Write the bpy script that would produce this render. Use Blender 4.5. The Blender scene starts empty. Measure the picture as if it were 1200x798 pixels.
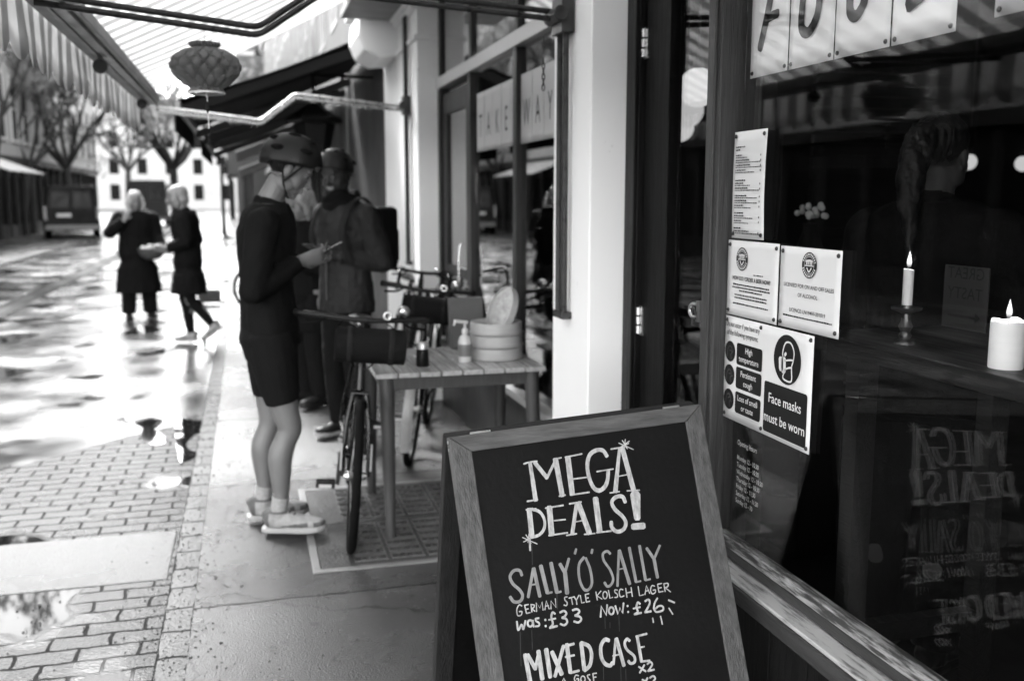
import bpy, bmesh, math, random
import numpy as np
from mathutils import Vector, Matrix, Euler, noise
R = math.radians
random.seed(7)
sc = bpy.context.scene
COL = sc.collection

# ------------------------------------------------------------------ camera
FPX, VPX, VPY, CAMZ = 1130.0, 287.0, 231.0, 1.56
_vx, _vy = VPX - 600, 399 - VPY
TILT = math.atan2(_vy, FPX)
YAW = math.atan2(-_vx, math.hypot(FPX, _vy))
cam_d = bpy.data.cameras.new('camera')
cam = bpy.data.objects.new('camera', cam_d)
COL.objects.link(cam)
cam.location = (0, 0, CAMZ)
cam.rotation_euler = (R(90) - TILT, 0, -YAW)
cam_d.sensor_width = 36
cam_d.lens = FPX / 1200 * 36
cam_d.clip_start = 0.05
cam_d.clip_end = 2000
cam_d.dof.use_dof = True
cam_d.dof.focus_distance = 2.3
cam_d.dof.aperture_fstop = 2.8
sc.camera = cam

# ------------------------------------------------------------------ light
SUN_EL, SUN_AZ = R(42), R(-17)          # azimuth from +Y towards +X
sdir = Vector((math.sin(SUN_AZ) * math.cos(SUN_EL), math.cos(SUN_AZ) * math.cos(SUN_EL), math.sin(SUN_EL)))
world = bpy.data.worlds.new('World')
sc.world = world
world.use_nodes = True
wn = world.node_tree
wn.nodes.clear()
sky = wn.nodes.new('ShaderNodeTexSky')
sky.sky_type = 'NISHITA'
sky.sun_disc = False
sky.sun_elevation = SUN_EL
sky.sun_rotation = SUN_AZ
sky.dust_density = 0.8
bw = wn.nodes.new('ShaderNodeRGBToBW')
bg = wn.nodes.new('ShaderNodeBackground')
bg.inputs['Strength'].default_value = 0.15
wo = wn.nodes.new('ShaderNodeOutputWorld')
wn.links.new(sky.outputs[0], bw.inputs[0])
wn.links.new(bw.outputs[0], bg.inputs['Color'])
wn.links.new(bg.outputs[0], wo.inputs['Surface'])
sun_d = bpy.data.lights.new('sun', 'SUN')
sun = bpy.data.objects.new('sun', sun_d)
COL.objects.link(sun)
sun_d.energy = 0.8
sun_d.angle = R(16)
sun_d.color = (1, 1, 1)
sun.rotation_euler = (-sdir).to_track_quat('-Z', 'Y').to_euler()
sun.location = (0, 0, 30)
sc.view_settings.view_transform = 'Standard'
sc.view_settings.look = 'None'
sc.view_settings.exposure = 3.85
sc.view_settings.gamma = 1
sc.view_settings.use_curve_mapping = False
sc.cycles.max_bounces = 10
sc.cycles.transparent_max_bounces = 16
sc.cycles.caustics_reflective = False
sc.cycles.caustics_refractive = False

# ------------------------------------------------------------------ pixel rays used to lay marks on real planes
def ray(u, v):
    cx = (u - 600) / FPX; cy = (399 - v) / FPX
    fh = math.cos(TILT) + cy * math.sin(TILT)
    up = cy * math.cos(TILT) - math.sin(TILT)
    return Vector((cx * math.cos(YAW) + fh * math.sin(YAW), fh * math.cos(YAW) - cx * math.sin(YAW), up))
CAM = Vector((0, 0, CAMZ))
def atX(u, v, X): r = ray(u, v); return CAM + r * (X / r.x)
def atY(u, v, Y): r = ray(u, v); return CAM + r * (Y / r.y)
def atZ(u, v, Z): r = ray(u, v); return CAM + r * ((Z - CAMZ) / r.z)

# ------------------------------------------------------------------ materials (all grey: the photograph is black and white)
def new_mat(name):
    m = bpy.data.materials.new(name)
    m.use_nodes = True
    nt = m.node_tree
    return m, nt, nt.nodes['Principled BSDF']

def mat(name, v, rough=0.6, var=0.25, scale=6.0, bump=0.0, bscale=80.0, metal=0.0, stretch=None,
        spec=0.5, rvar=0.15, coat=0.0, sub=0.0):
    if v < 0.13 and spec == 0.5 and not metal and rough > 0.3: spec = 0.16      # wood, cloth and matt paint shine less than gloss
    m, nt, b = new_mat(name)
    N, L = nt.nodes, nt.links
    tc = N.new('ShaderNodeTexCoord')
    mp = N.new('ShaderNodeMapping')
    if stretch: mp.inputs['Scale'].default_value = stretch
    L.new(tc.outputs['Object'], mp.inputs['Vector'])
    n1 = N.new('ShaderNodeTexNoise'); n1.inputs['Scale'].default_value = scale
    n1.inputs['Detail'].default_value = 6; n1.inputs['Roughness'].default_value = 0.62
    L.new(mp.outputs[0], n1.inputs['Vector'])
    mr = N.new('ShaderNodeMapRange')
    mr.inputs['From Min'].default_value = 0.25; mr.inputs['From Max'].default_value = 0.75
    mr.inputs['To Min'].default_value = v * (1 - var); mr.inputs['To Max'].default_value = min(0.95, v * (1 + var))
    L.new(n1.outputs[0], mr.inputs['Value'])
    L.new(mr.outputs[0], b.inputs['Base Color'])
    rr = N.new('ShaderNodeMapRange')
    rr.inputs['From Min'].default_value = 0.25; rr.inputs['From Max'].default_value = 0.75
    rr.inputs['To Min'].default_value = max(0.02, rough - rvar); rr.inputs['To Max'].default_value = min(1, rough + rvar)
    L.new(n1.outputs[0], rr.inputs['Value'])
    L.new(rr.outputs[0], b.inputs['Roughness'])
    b.inputs['Metallic'].default_value = metal
    b.inputs['Specular IOR Level'].default_value = spec
    if coat: b.inputs['Coat Weight'].default_value = coat
    if sub:
        b.inputs['Subsurface Weight'].default_value = sub
        b.inputs['Subsurface Radius'].default_value = (0.01, 0.01, 0.01)
    if bump:
        n2 = N.new('ShaderNodeTexNoise'); n2.inputs['Scale'].default_value = bscale
        n2.inputs['Detail'].default_value = 5
        L.new(mp.outputs[0], n2.inputs['Vector'])
        bp = N.new('ShaderNodeBump'); bp.inputs['Strength'].default_value = bump
        bp.inputs['Distance'].default_value = 0.01
        L.new(n2.outputs[0], bp.inputs['Height'])
        L.new(bp.outputs[0], b.inputs['Normal'])
    return m

def wood(name, v, rough=0.5, var=0.3, axis='z', fine=1.0, bump=0.25):
    s = {'x': (0.8, 14, 14), 'y': (14, 0.8, 14), 'z': (14, 14, 0.8)}[axis]
    return mat(name, v, rough, var, 5 * fine, bump, 14 * fine, stretch=s)

def emit(name, strength, v=1.0):
    m, nt, b = new_mat(name)
    nt.nodes.remove(b)
    e = nt.nodes.new('ShaderNodeEmission')
    e.inputs['Color'].default_value = (v, v, v, 1)
    e.inputs['Strength'].default_value = strength
    nt.links.new(e.outputs[0], nt.nodes['Material Output'].inputs['Surface'])
    return m

def glass(name, tint=1.0, gain=1.0, rough=0.0, dirt=0.0):
    m, nt, b = new_mat(name)
    N, L = nt.nodes, nt.links
    N.remove(b)
    tr = N.new('ShaderNodeBsdfTransparent'); tr.inputs[0].default_value = (tint, tint, tint, 1)
    gl = N.new('ShaderNodeBsdfGlossy'); gl.inputs['Roughness'].default_value = rough
    fr = N.new('ShaderNodeFresnel'); fr.inputs['IOR'].default_value = 1.5
    ge = N.new('ShaderNodeNewGeometry'); io = N.new('ShaderNodeMath'); io.operation = 'MULTIPLY_ADD'
    io.inputs[1].default_value = 1 / 1.5 - 1.5; io.inputs[2].default_value = 1.5
    L.new(ge.outputs['Backfacing'], io.inputs[0]); L.new(io.outputs[0], fr.inputs['IOR'])
    mu = N.new('ShaderNodeMath'); mu.operation = 'MULTIPLY'; mu.inputs[1].default_value = gain; mu.use_clamp = True
    mx = N.new('ShaderNodeMixShader')
    L.new(fr.outputs[0], mu.inputs[0]); L.new(mu.outputs[0], mx.inputs[0])
    L.new(tr.outputs[0], mx.inputs[1]); L.new(gl.outputs[0], mx.inputs[2])
    L.new(mx.outputs[0], N['Material Output'].inputs['Surface'])
    return m

def worn(name, paint, under, scale=7.0, stretch=None, lo=0.47, hi=0.56, rough=0.55):
    """paint flaking off to what is below"""
    m, nt, b = new_mat(name)
    N, L = nt.nodes, nt.links
    tc = N.new('ShaderNodeTexCoord'); mp = N.new('ShaderNodeMapping')
    if stretch: mp.inputs['Scale'].default_value = stretch
    L.new(tc.outputs['Object'], mp.inputs[0])
    n = N.new('ShaderNodeTexNoise'); n.inputs['Scale'].default_value = scale; n.inputs['Detail'].default_value = 9
    n.inputs['Roughness'].default_value = 0.7
    L.new(mp.outputs[0], n.inputs['Vector'])
    r = N.new('ShaderNodeValToRGB')
    r.color_ramp.elements[0].position = lo; r.color_ramp.elements[0].color = (under,) * 3 + (1,)
    r.color_ramp.elements[1].position = hi; r.color_ramp.elements[1].color = (paint,) * 3 + (1,)
    L.new(n.outputs[0], r.inputs[0]); L.new(r.outputs[0], b.inputs['Base Color'])
    b.inputs['Roughness'].default_value = rough
    bp = N.new('ShaderNodeBump'); bp.inputs['Strength'].default_value = 0.4; bp.inputs['Distance'].default_value = 0.004
    L.new(r.outputs[0], bp.inputs['Height']); L.new(bp.outputs[0], b.inputs['Normal'])
    return m

def canvas(name, a, c, period=0.2, trans=0.45):
    """striped awning cloth, stripes across Y, lets light through"""
    m, nt, b = new_mat(name)
    N, L = nt.nodes, nt.links
    N.remove(b)
    g = N.new('ShaderNodeNewGeometry'); sp = N.new('ShaderNodeSeparateXYZ')
    L.new(g.outputs['Position'], sp.inputs[0])
    d = N.new('ShaderNodeMath'); d.operation = 'DIVIDE'; d.inputs[1].default_value = period
    f = N.new('ShaderNodeMath'); f.operation = 'FRACT'
    L.new(sp.outputs['Y'], d.inputs[0]); L.new(d.outputs[0], f.inputs[0])
    r = N.new('ShaderNodeValToRGB'); r.color_ramp.interpolation = 'LINEAR'
    e = r.color_ramp.elements
    e[0].position = 0.0; e[0].color = (a, a, a, 1)
    e[1].position = 1.0; e[1].color = (c, c, c, 1)
    x = e.new(0.48); x.color = (a, a, a, 1); y = e.new(0.52); y.color = (c, c, c, 1)
    L.new(f.outputs[0], r.inputs[0])
    n = N.new('ShaderNodeTexNoise'); n.inputs['Scale'].default_value = 3.0; n.inputs['Detail'].default_value = 6
    mr = N.new('ShaderNodeMapRange'); mr.inputs['To Min'].default_value = 0.82; mr.inputs['To Max'].default_value = 1.1
    L.new(n.outputs[0], mr.inputs[0])
    mx = N.new('ShaderNodeVectorMath'); mx.operation = 'SCALE'
    L.new(r.outputs[0], mx.inputs[0]); L.new(mr.outputs[0], mx.inputs['Scale'])
    df = N.new('ShaderNodeBsdfDiffuse'); tl = N.new('ShaderNodeBsdfTranslucent'); ms = N.new('ShaderNodeMixShader')
    ms.inputs[0].default_value = trans
    L.new(mx.outputs[0], df.inputs[0]); L.new(mx.outputs[0], tl.inputs[0])
    L.new(df.outputs[0], ms.inputs[1]); L.new(tl.outputs[0], ms.inputs[2])
    L.new(ms.outputs[0], N['Material Output'].inputs['Surface'])
    return m

def leafy(name, v, trans=0.5):
    m, nt, b = new_mat(name)
    N, L = nt.nodes, nt.links
    N.remove(b)
    n = N.new('ShaderNodeTexNoise'); n.inputs['Scale'].default_value = 3
    mr = N.new('ShaderNodeMapRange'); mr.inputs['To Min'].default_value = v * 0.6; mr.inputs['To Max'].default_value = v * 1.4
    L.new(n.outputs[0], mr.inputs[0])
    df = N.new('ShaderNodeBsdfDiffuse'); tl = N.new('ShaderNodeBsdfTranslucent'); ms = N.new('ShaderNodeMixShader')
    ms.inputs[0].default_value = trans
    L.new(mr.outputs[0], df.inputs[0]); L.new(mr.outputs[0], tl.inputs[0])
    L.new(df.outputs[0], ms.inputs[1]); L.new(tl.outputs[0], ms.inputs[2])
    L.new(ms.outputs[0], N['Material Output'].inputs['Surface'])
    return m

def ground_mat(name, v, rough, bump, bscale, puddle=None, brick=None, var=0.3, wet=(0.12, 0.5), spec=0.5, spots=False):
    """wet paving: base tone, gloss that varies in patches, optional setts and standing water"""
    m, nt, b = new_mat(name)
    N, L = nt.nodes, nt.links
    tc = N.new('ShaderNodeTexCoord')
    vec = tc.outputs['Object']
    n1 = N.new('ShaderNodeTexNoise'); n1.inputs['Scale'].default_value = 1.1; n1.inputs['Detail'].default_value = 8
    n1.inputs['Roughness'].default_value = 0.6
    L.new(vec, n1.inputs['Vector'])
    n2 = N.new('ShaderNodeTexNoise'); n2.inputs['Scale'].default_value = bscale; n2.inputs['Detail'].default_value = 5; n2.inputs['Roughness'].default_value = 0.6
    L.new(vec, n2.inputs['Vector'])
    col = N.new('ShaderNodeMapRange')
    col.inputs['From Min'].default_value = 0.25; col.inputs['From Max'].default_value = 0.75
    col.inputs['To Min'].default_value = v * (1 - var); col.inputs['To Max'].default_value = v * (1 + var)
    L.new(n1.outputs[0], col.inputs[0])
    sp = N.new('ShaderNodeMapRange'); sp.inputs['From Min'].default_value = 0.3; sp.inputs['From Max'].default_value = 0.7
    sp.inputs['To Min'].default_value = 0.75; sp.inputs['To Max'].default_value = 1.3
    L.new(n2.outputs[0], sp.inputs[0])
    cm = N.new('ShaderNodeMath'); cm.operation = 'MULTIPLY'
    L.new(col.outputs[0], cm.inputs[0]); L.new(sp.outputs[0], cm.inputs[1])
    colour = cm.outputs[0]
    if spots:
        vo = N.new('ShaderNodeTexVoronoi'); vo.inputs['Scale'].default_value = 4.5; L.new(vec, vo.inputs['Vector'])
        vr = N.new('ShaderNodeMapRange'); vr.inputs['From Min'].default_value = 0.05; vr.inputs['From Max'].default_value = 0.10
        vr.inputs['To Min'].default_value = 0.35; vr.inputs['To Max'].default_value = 1.0; L.new(vo.outputs['Distance'], vr.inputs[0])
        ck = N.new('ShaderNodeTexVoronoi'); ck.feature = 'DISTANCE_TO_EDGE'; ck.inputs['Scale'].default_value = 0.75
        wn_ = N.new('ShaderNodeTexNoise'); wn_.inputs['Scale'].default_value = 5; wn_.inputs['Detail'].default_value = 6; L.new(vec, wn_.inputs['Vector'])
        wa = N.new('ShaderNodeVectorMath'); wa.operation = 'MULTIPLY_ADD'; wa.inputs[1].default_value = (.35, .35, 0); L.new(wn_.outputs['Color'], wa.inputs[0]); L.new(vec, wa.inputs[2]); L.new(wa.outputs[0], ck.inputs['Vector'])
        cr_ = N.new('ShaderNodeMapRange'); cr_.inputs['From Min'].default_value = 0.002; cr_.inputs['From Max'].default_value = 0.007
        cr_.inputs['To Min'].default_value = 0.25; cr_.inputs['To Max'].default_value = 1.0; L.new(ck.outputs['Distance'], cr_.inputs[0])
        m1 = N.new('ShaderNodeMath'); m1.operation = 'MULTIPLY'; L.new(vr.outputs[0], m1.inputs[0]); L.new(cr_.outputs[0], m1.inputs[1])
        m2 = N.new('ShaderNodeMath'); m2.operation = 'MULTIPLY'; L.new(m1.outputs[0], m2.inputs[0]); L.new(colour, m2.inputs[1]); colour = m2.outputs[0]
    rg = N.new('ShaderNodeMapRange')
    rg.inputs['From Min'].default_value = 0.3; rg.inputs['From Max'].default_value = 0.7
    rg.inputs['To Min'].default_value = wet[0]; rg.inputs['To Max'].default_value = wet[1]
    L.new(n1.outputs[0], rg.inputs[0])
    roughs = rg.outputs[0]
    height = n2.outputs[0]
    hs = bump
    if brick:
        br = N.new('ShaderNodeTexBrick')
        br.offset = brick.get('offset', 0.5)
        br.inputs['Scale'].default_value = 1.0
        br.inputs['Brick Width'].default_value = brick['w']; br.inputs['Row Height'].default_value = brick['h']
        br.inputs['Mortar Size'].default_value = brick.get('m', 0.006); br.inputs['Mortar Smooth'].default_value = 0.25
        br.inputs['Color1'].default_value = (0.72,) * 3 + (1,); br.inputs['Color2'].default_value = (1.25,) * 3 + (1,)
        br.inputs['Mortar'].default_value = (0.22,) * 3 + (1,)
        dn = N.new('ShaderNodeTexNoise'); dn.inputs['Scale'].default_value = 12.0; dn.inputs['Detail'].default_value = 6
        L.new(vec, dn.inputs['Vector'])
        ds = N.new('ShaderNodeVectorMath'); ds.operation = 'MULTIPLY_ADD'
        ds.inputs[1].default_value = (0.032, 0.032, 0); 
        off = N.new('ShaderNodeVectorMath'); off.operation = 'ADD'; off.inputs[1].default_value = brick.get('shift', (0, 0, 0))
        L.new(vec, off.inputs[0])
        L.new(dn.outputs['Color'], ds.inputs[0]); L.new(off.outputs[0], ds.inputs[2])
        L.new(ds.outputs[0], br.inputs['Vector'])
        mm = N.new('ShaderNodeVectorMath'); mm.operation = 'SCALE'
        L.new(br.outputs['Color'], mm.inputs[0]); L.new(colour, mm.inputs['Scale'])
        colour = mm.outputs[0]
        inv = N.new('ShaderNodeMath'); inv.operation = 'MULTIPLY_ADD'; inv.inputs[1].default_value = -brick.get('depth', 3.0)
        L.new(br.outputs['Fac'], inv.inputs[0]); L.new(n2.outputs[0], inv.inputs[2])
        height = inv.outputs[0]
        ra = N.new('ShaderNodeMath'); ra.operation = 'MULTIPLY_ADD'; ra.inputs[1].default_value = 0.5; ra.use_clamp = True
        L.new(br.outputs['Fac'], ra.inputs[0]); L.new(roughs, ra.inputs[2]); roughs = ra.outputs[0]
    bp = N.new('ShaderNodeBump'); bp.inputs['Strength'].default_value = bump; bp.inputs['Distance'].default_value = 0.006
    L.new(height, bp.inputs['Height'])
    normal = bp.outputs[0]
    if puddle:
        pn = N.new('ShaderNodeTexNoise'); pn.inputs['Scale'].default_value = puddle['scale']; pn.inputs['Detail'].default_value = 3.5
        pm = N.new('ShaderNodeMapping'); pm.inputs['Location'].default_value = puddle.get('loc', (0, 0, 0))
        pm.inputs['Scale'].default_value = puddle.get('stretch', (1, 0.6, 1))
        L.new(vec, pm.inputs[0]); L.new(pm.outputs[0], pn.inputs['Vector'])
        pr = N.new('ShaderNodeMapRange'); pr.inputs['From Min'].default_value = puddle['lo']; pr.inputs['From Max'].default_value = puddle['lo'] + puddle.get('soft', 0.035)
        L.new(pn.outputs[0], pr.inputs[0])
        mask = pr.outputs[0]
        r2 = N.new('ShaderNodeMix'); r2.data_type = 'FLOAT'
        L.new(mask, r2.inputs[0]); L.new(roughs, r2.inputs[2]); r2.inputs[3].default_value = 0.035
        roughs = r2.outputs[0]
        st = N.new('ShaderNodeMath'); st.operation = 'MULTIPLY_ADD'; st.inputs[1].default_value = -bump; st.inputs[2].default_value = bump
        L.new(mask, st.inputs[0]); L.new(st.outputs[0], bp.inputs['Strength'])
        dk = N.new('ShaderNodeMapRange'); dk.inputs['To Min'].default_value = 1.0; dk.inputs['To Max'].default_value = 0.45
        L.new(mask, dk.inputs[0])
        cc = N.new('ShaderNodeVectorMath'); cc.operation = 'SCALE'
        L.new(colour, cc.inputs[0]); L.new(dk.outputs[0], cc.inputs['Scale']); colour = cc.outputs[0]
    L.new(colour, b.inputs['Base Color']); L.new(roughs, b.inputs['Roughness']); L.new(normal, b.inputs['Normal'])
    b.inputs['Specular IOR Level'].default_value = spec
    return m

M = dict(
    black=mat('black paint', 0.012, 0.35, 0.3, 20),
    rubber=mat('rubber', 0.005, 0.85, 0.3, 30, 0.2, spec=0.08),
    steel=mat('steel', 0.55, 0.3, 0.2, 20, metal=1.0),
    darksteel=mat('dark steel', 0.04, 0.4, 0.4, 15, 0.15, 60, metal=0.6),
    rod=mat('weathered rod', 0.035, 0.35, 0.5, 25, 0.2, 90),
    white=worn('white painted render', 0.86, 0.5, 16, (1, 1, 0.6), 0.29, 0.33, 0.6),
    whitegloss=mat('white gloss paint', 0.7, 0.35, 0.1, 4, 0.08, 20, stretch=(1, 1, 0.2)),
    oak=wood('oak post', 0.048, 0.45, 0.45, 'z', 1.4),
    darkwood_z=wood('dark stained wood', 0.006, 0.4, 0.4, 'z'),
    doorwood=wood('door wood', 0.005, 0.6, 0.3, 'z', 1.3, 0.15),
    shopgrey=wood('grey painted joinery', 0.03, 0.4, 0.2, 'z'),
    rail=mat('pale painted rail', 0.5, 0.45, 0.12, 4),
    darkpanel=wood('black boards', 0.006, 0.6, 0.4, 'z'),
    sillpaint=worn('flaking white paint', 0.42, 0.07, 9, (7, 0.6, 7), 0.36, 0.50),
    beadpaint=worn('worn bead', 0.30, 0.035, 14, (6, 0.6, 6), 0.46, 0.58),
    sillwood=mat('sill wood', 0.04, 0.45, 0.4, 6, 0.2, 30, stretch=(6, 0.7, 6)),
    glass=glass('window glass', 0.98, 0.7),
    glass2=glass('shop glass', 0.9, 2.0),
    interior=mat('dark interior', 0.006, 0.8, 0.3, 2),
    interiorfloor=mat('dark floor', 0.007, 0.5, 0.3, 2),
    paper=mat('paper', 0.6, 0.7, 0.05, 2.5, 0.15, 5),
    ink=mat('print ink', 0.012, 0.6, 0.1),
    greyink=mat('grey letter', 0.02, 0.6, 0.2),
    icongrey=mat('icon grey', 0.06, 0.6, 0.1),
    vinyl=mat('white vinyl', 0.45, 0.5, 0.1),
    boardblack=mat('chalkboard', 0.0035, 0.6, 0.5, 5, 0.1, 60, rvar=0.12, spec=0.18),
    frame_x=wood('board rail wood', 0.095, 0.55, 0.45, 'x', 1.2, 0.3),
    backwood=wood('board back wood', 0.02, 0.7, 0.4, 'z'),
    frame_z=wood('board stile wood', 0.085, 0.55, 0.5, 'z', 1.2, 0.3),
    chalk=mat('chalk', 0.40, 0.9, 0.5, 120, 0, stretch=(1, 1, 0.25)),
    chalkgrey=mat('grey chalk', 0.22, 0.9, 0.35, 80, 0, stretch=(1, 1, 0.25)),
    drip=mat('chalk drip', 0.045, 0.9, 0.4, 60),
    tablewood=wood('wet table slats', 0.34, 0.16, 0.35, 'y', 1.0, 0.2),
    tableleg=wood('table leg wood', 0.055, 0.45, 0.25, 'z', 1.0, 0.15),
    bamboo=mat('bamboo', 0.36, 0.45, 0.15, 8, 0.2, 30, stretch=(1, 1, 5)),
    weave=mat('woven lid', 0.33, 0.6, 0.5, 40, 0.5, 70),
    plastic=mat('clear bottle plastic', 0.55, 0.12, 0.15, 8),
    kraft=mat('paper bag', 0.10, 0.75, 0.15, 5, 0.3, 9),
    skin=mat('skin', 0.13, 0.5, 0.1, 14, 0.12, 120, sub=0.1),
    shadedskin=mat('shaded skin', 0.035, 0.5, 0.1, 14, 0.12, 120),  # darker copy of skin, shade put into its colour
    eye=mat('eye', 0.03, 0.25, 0.1), lip=mat('lip', 0.2, 0.5, 0.1),
    jersey=mat('black jersey', 0.004, 0.85, 0.3, 9, 0.25, 260, spec=0.12),
    shorts=mat('black shorts', 0.005, 0.85, 0.3, 9, 0.25, 220, spec=0.12),
    greyjacket=mat('grey jacket', 0.014, 0.7, 0.3, 6, 0.25, 40, spec=0.2),
    blackcoat=mat('black coat', 0.004, 0.9, 0.4, 9, 0.3, 160, spec=0.1),
    trousers=mat('dark trousers', 0.005, 0.9, 0.3, 9, 0.3, 160, spec=0.1),
    shoedark=mat('trainer panel', 0.09, 0.7, 0.3, 30),
    shoelight=mat('pale trainer', 0.24, 0.6, 0.4, 22, 0.2, 120),
    sole=mat('white sole', 0.27, 0.6, 0.06, 20),
    sock=mat('sock', 0.25, 0.9, 0.3, 60),
    shoeblack=mat('black shoe', 0.015, 0.4, 0.2),
    blonde=mat('fair hair', 0.2, 0.5, 0.35, 60, 0.6, 90, stretch=(1, 1, 0.12)),
    greyhair=mat('white hair', 0.3, 0.55, 0.25, 60, 0.6, 90, stretch=(1, 1, 0.12)),
    darkhair=mat('dark hair', 0.008, 0.4, 0.5, 70, 0.6, 90, stretch=(1, 1, 0.12)),
    ponyhair=mat('streaked hair', 0.009, 0.45, 0.7, 70, 0.5, 60, stretch=(1, 1, 0.1)),
    helmet=mat('helmet shell', 0.006, 0.5, 0.2, 12, spec=0.3),
    helmetvent=mat('helmet vent', 0.004, 0.9, 0.1),
    strap=mat('strap', 0.01, 0.8, 0.1),
    phone=mat('phone', 0.25, 0.2, 0.1),
    scarf=mat('scarf', 0.22, 0.9, 0.4, 25, 0.4, 60),
    basket=mat('wicker', 0.06, 0.7, 0.6, 60, 0.6, 80),
    bun=mat('pale goods', 0.55, 0.7, 0.1, 10),
    lanternpaper=leafy('lantern tissue', 0.31, 0.55),
    lanternrim=mat('lantern rim', 0.75, 0.6, 0.05),
    bark=mat('bark', 0.05, 0.9, 0.5, 6, 0.6, 20, stretch=(1, 1, 0.3)),
    twig=mat('twig', 0.10, 0.9, 0.4, 8),
    leaf=leafy('sparse leaf', 0.22, 0.5),
    vanblack=mat('van paint', 0.004, 0.4, 0.2, 3, spec=0.10),
    vanglass=mat('van window', 0.006, 0.3, 0.2, 3, spec=0.14),
    plate=mat('number plate', 0.55, 0.4, 0.05),
    lampred=mat('tail lamp', 0.10, 0.2, 0.1),
    fabricdark=mat('black awning cloth', 0.006, 0.85, 0.3, 3, 0.2, 40, spec=0.1),
    puddle=mat('standing water', 0.006, 0.03, 0.2, 3, rvar=0.01),
    lanternblack=mat('black lantern', 0.008, 0.6, 0.2),
    stucco=mat('pale stucco', 0.34, 0.8, 0.14, 0.8, 0.1, 8),
    stucco2=mat('grey stucco', 0.36, 0.8, 0.2, 0.8, 0.1, 8),
    cardgrey=mat('dim card', 0.035, 0.6, 0.1),
    whitesheet=mat('white board', 0.88, 0.6, 0.04, 2.5),
    terrace=mat('terrace wall', 0.12, 0.85, 0.2, 0.8, 0.1, 8),  # even wall tone, darker than the other stucco
    ridge=mat('worn ridge', 0.10, 0.4, 0.4, 20),
    dimsheet=mat('thin white sheet', 0.42, 0.6, 0.15, 3),
    palewall=mat('pale lime wall', 0.5, 0.8, 0.1, 0.8, 0.1, 8),
    brickwall=mat('sooty brick', 0.22, 0.85, 0.3, 1.5, 0.3, 12),
    roof=mat('slate roof', 0.06, 0.5, 0.3, 3),
    window=mat('dark pane', 0.006, 0.5, 0.3, 1, spec=0.05),
    shopdark=mat('dark shop front', 0.025, 0.4, 0.3, 1.5),
    greypanel=mat('grey wall panel', 0.055, 0.55, 0.15, 1.2, 0.05, 10),
    greytrim=mat('grey trim', 0.16, 0.5, 0.1),
    wax=mat('candle wax', 0.75, 0.4, 0.05, 5, sub=0.4),
    brass=mat('tarnished brass', 0.10, 0.35, 0.3, 20, metal=0.7),
    counter=wood('counter wood', 0.012, 0.4, 0.4, 'y'),
    flame=None, globe=emit('lamp globe', 0.05), globe2=emit('lamp globe', 0.036), globe3=emit('lamp globe', 0.043), smallglobe=emit('small globe', 0.042),
    awn=canvas('striped canvas', 0.86, 0.54, trans=0.58), valance=canvas('striped valance', 0.80, 0.48, trans=0.5),
    blacklet=mat('valance lettering', 0.5, 0.7, 0.1),
    concrete=mat('concrete', 0.25, 0.6, 0.3, 4, 0.3, 60),
    covermetal=mat('worn cover', 0.055, 0.36, 0.4, 9, 0.4, 70),
    coverframe=mat('cover frame', 0.17, 0.42, 0.25, 9, 0.3, 60),
    drop=glass('rain drop', 1.0, 2.5),
    bikeblack=mat('bike paint', 0.005, 0.25, 0.2, 10, spec=0.35),
    bikepale=mat('pale bike paint', 0.5, 0.3, 0.1, 10),
)

def flame_mat():
    """dim and thin round the wick, bright in the body of the flame"""
    m, nt, b = new_mat('flame')
    N, L = nt.nodes, nt.links
    N.remove(b)
    tc = N.new('ShaderNodeTexCoord'); sp = N.new('ShaderNodeSeparateXYZ'); L.new(tc.outputs['Generated'], sp.inputs[0])
    r = N.new('ShaderNodeValToRGB'); e = r.color_ramp.elements
    e[0].position = 0.05; e[0].color = (.02, .02, .02, 1); e[1].position = 0.45; e[1].color = (1, 1, 1, 1)
    L.new(sp.outputs['Z'], r.inputs[0])
    em = N.new('ShaderNodeEmission'); em.inputs['Strength'].default_value = 0.14; L.new(r.outputs[0], em.inputs[0])
    tr = N.new('ShaderNodeBsdfTransparent'); mx = N.new('ShaderNodeMixShader')
    f = N.new('ShaderNodeMapRange'); f.inputs['To Min'].default_value = .45; f.inputs['To Max'].default_value = .95; L.new(r.outputs[0], f.inputs[0])
    L.new(f.outputs[0], mx.inputs[0]); L.new(tr.outputs[0], mx.inputs[1]); L.new(em.outputs[0], mx.inputs[2])
    L.new(mx.outputs[0], N['Material Output'].inputs['Surface'])
    return m
M['flame'] = flame_mat()
# ------------------------------------------------------------------ mesh builder
def catmull(pts, n=6):
    pts = [Vector(p) for p in pts]
    if len(pts) < 3: return pts
    out = []
    P = [pts[0] * 2 - pts[1]] + pts + [pts[-1] * 2 - pts[-2]]
    for i in range(1, len(P) - 2):
        a, b, c, d = P[i - 1], P[i], P[i + 1], P[i + 2]
        for k in range(n):
            t = k / n
            out.append(0.5 * ((2 * b) + (c - a) * t + (2 * a - 5 * b + 4 * c - d) * t * t + (3 * b - a - 3 * c + d) * t ** 3))
    out.append(pts[-1])
    return out

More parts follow.
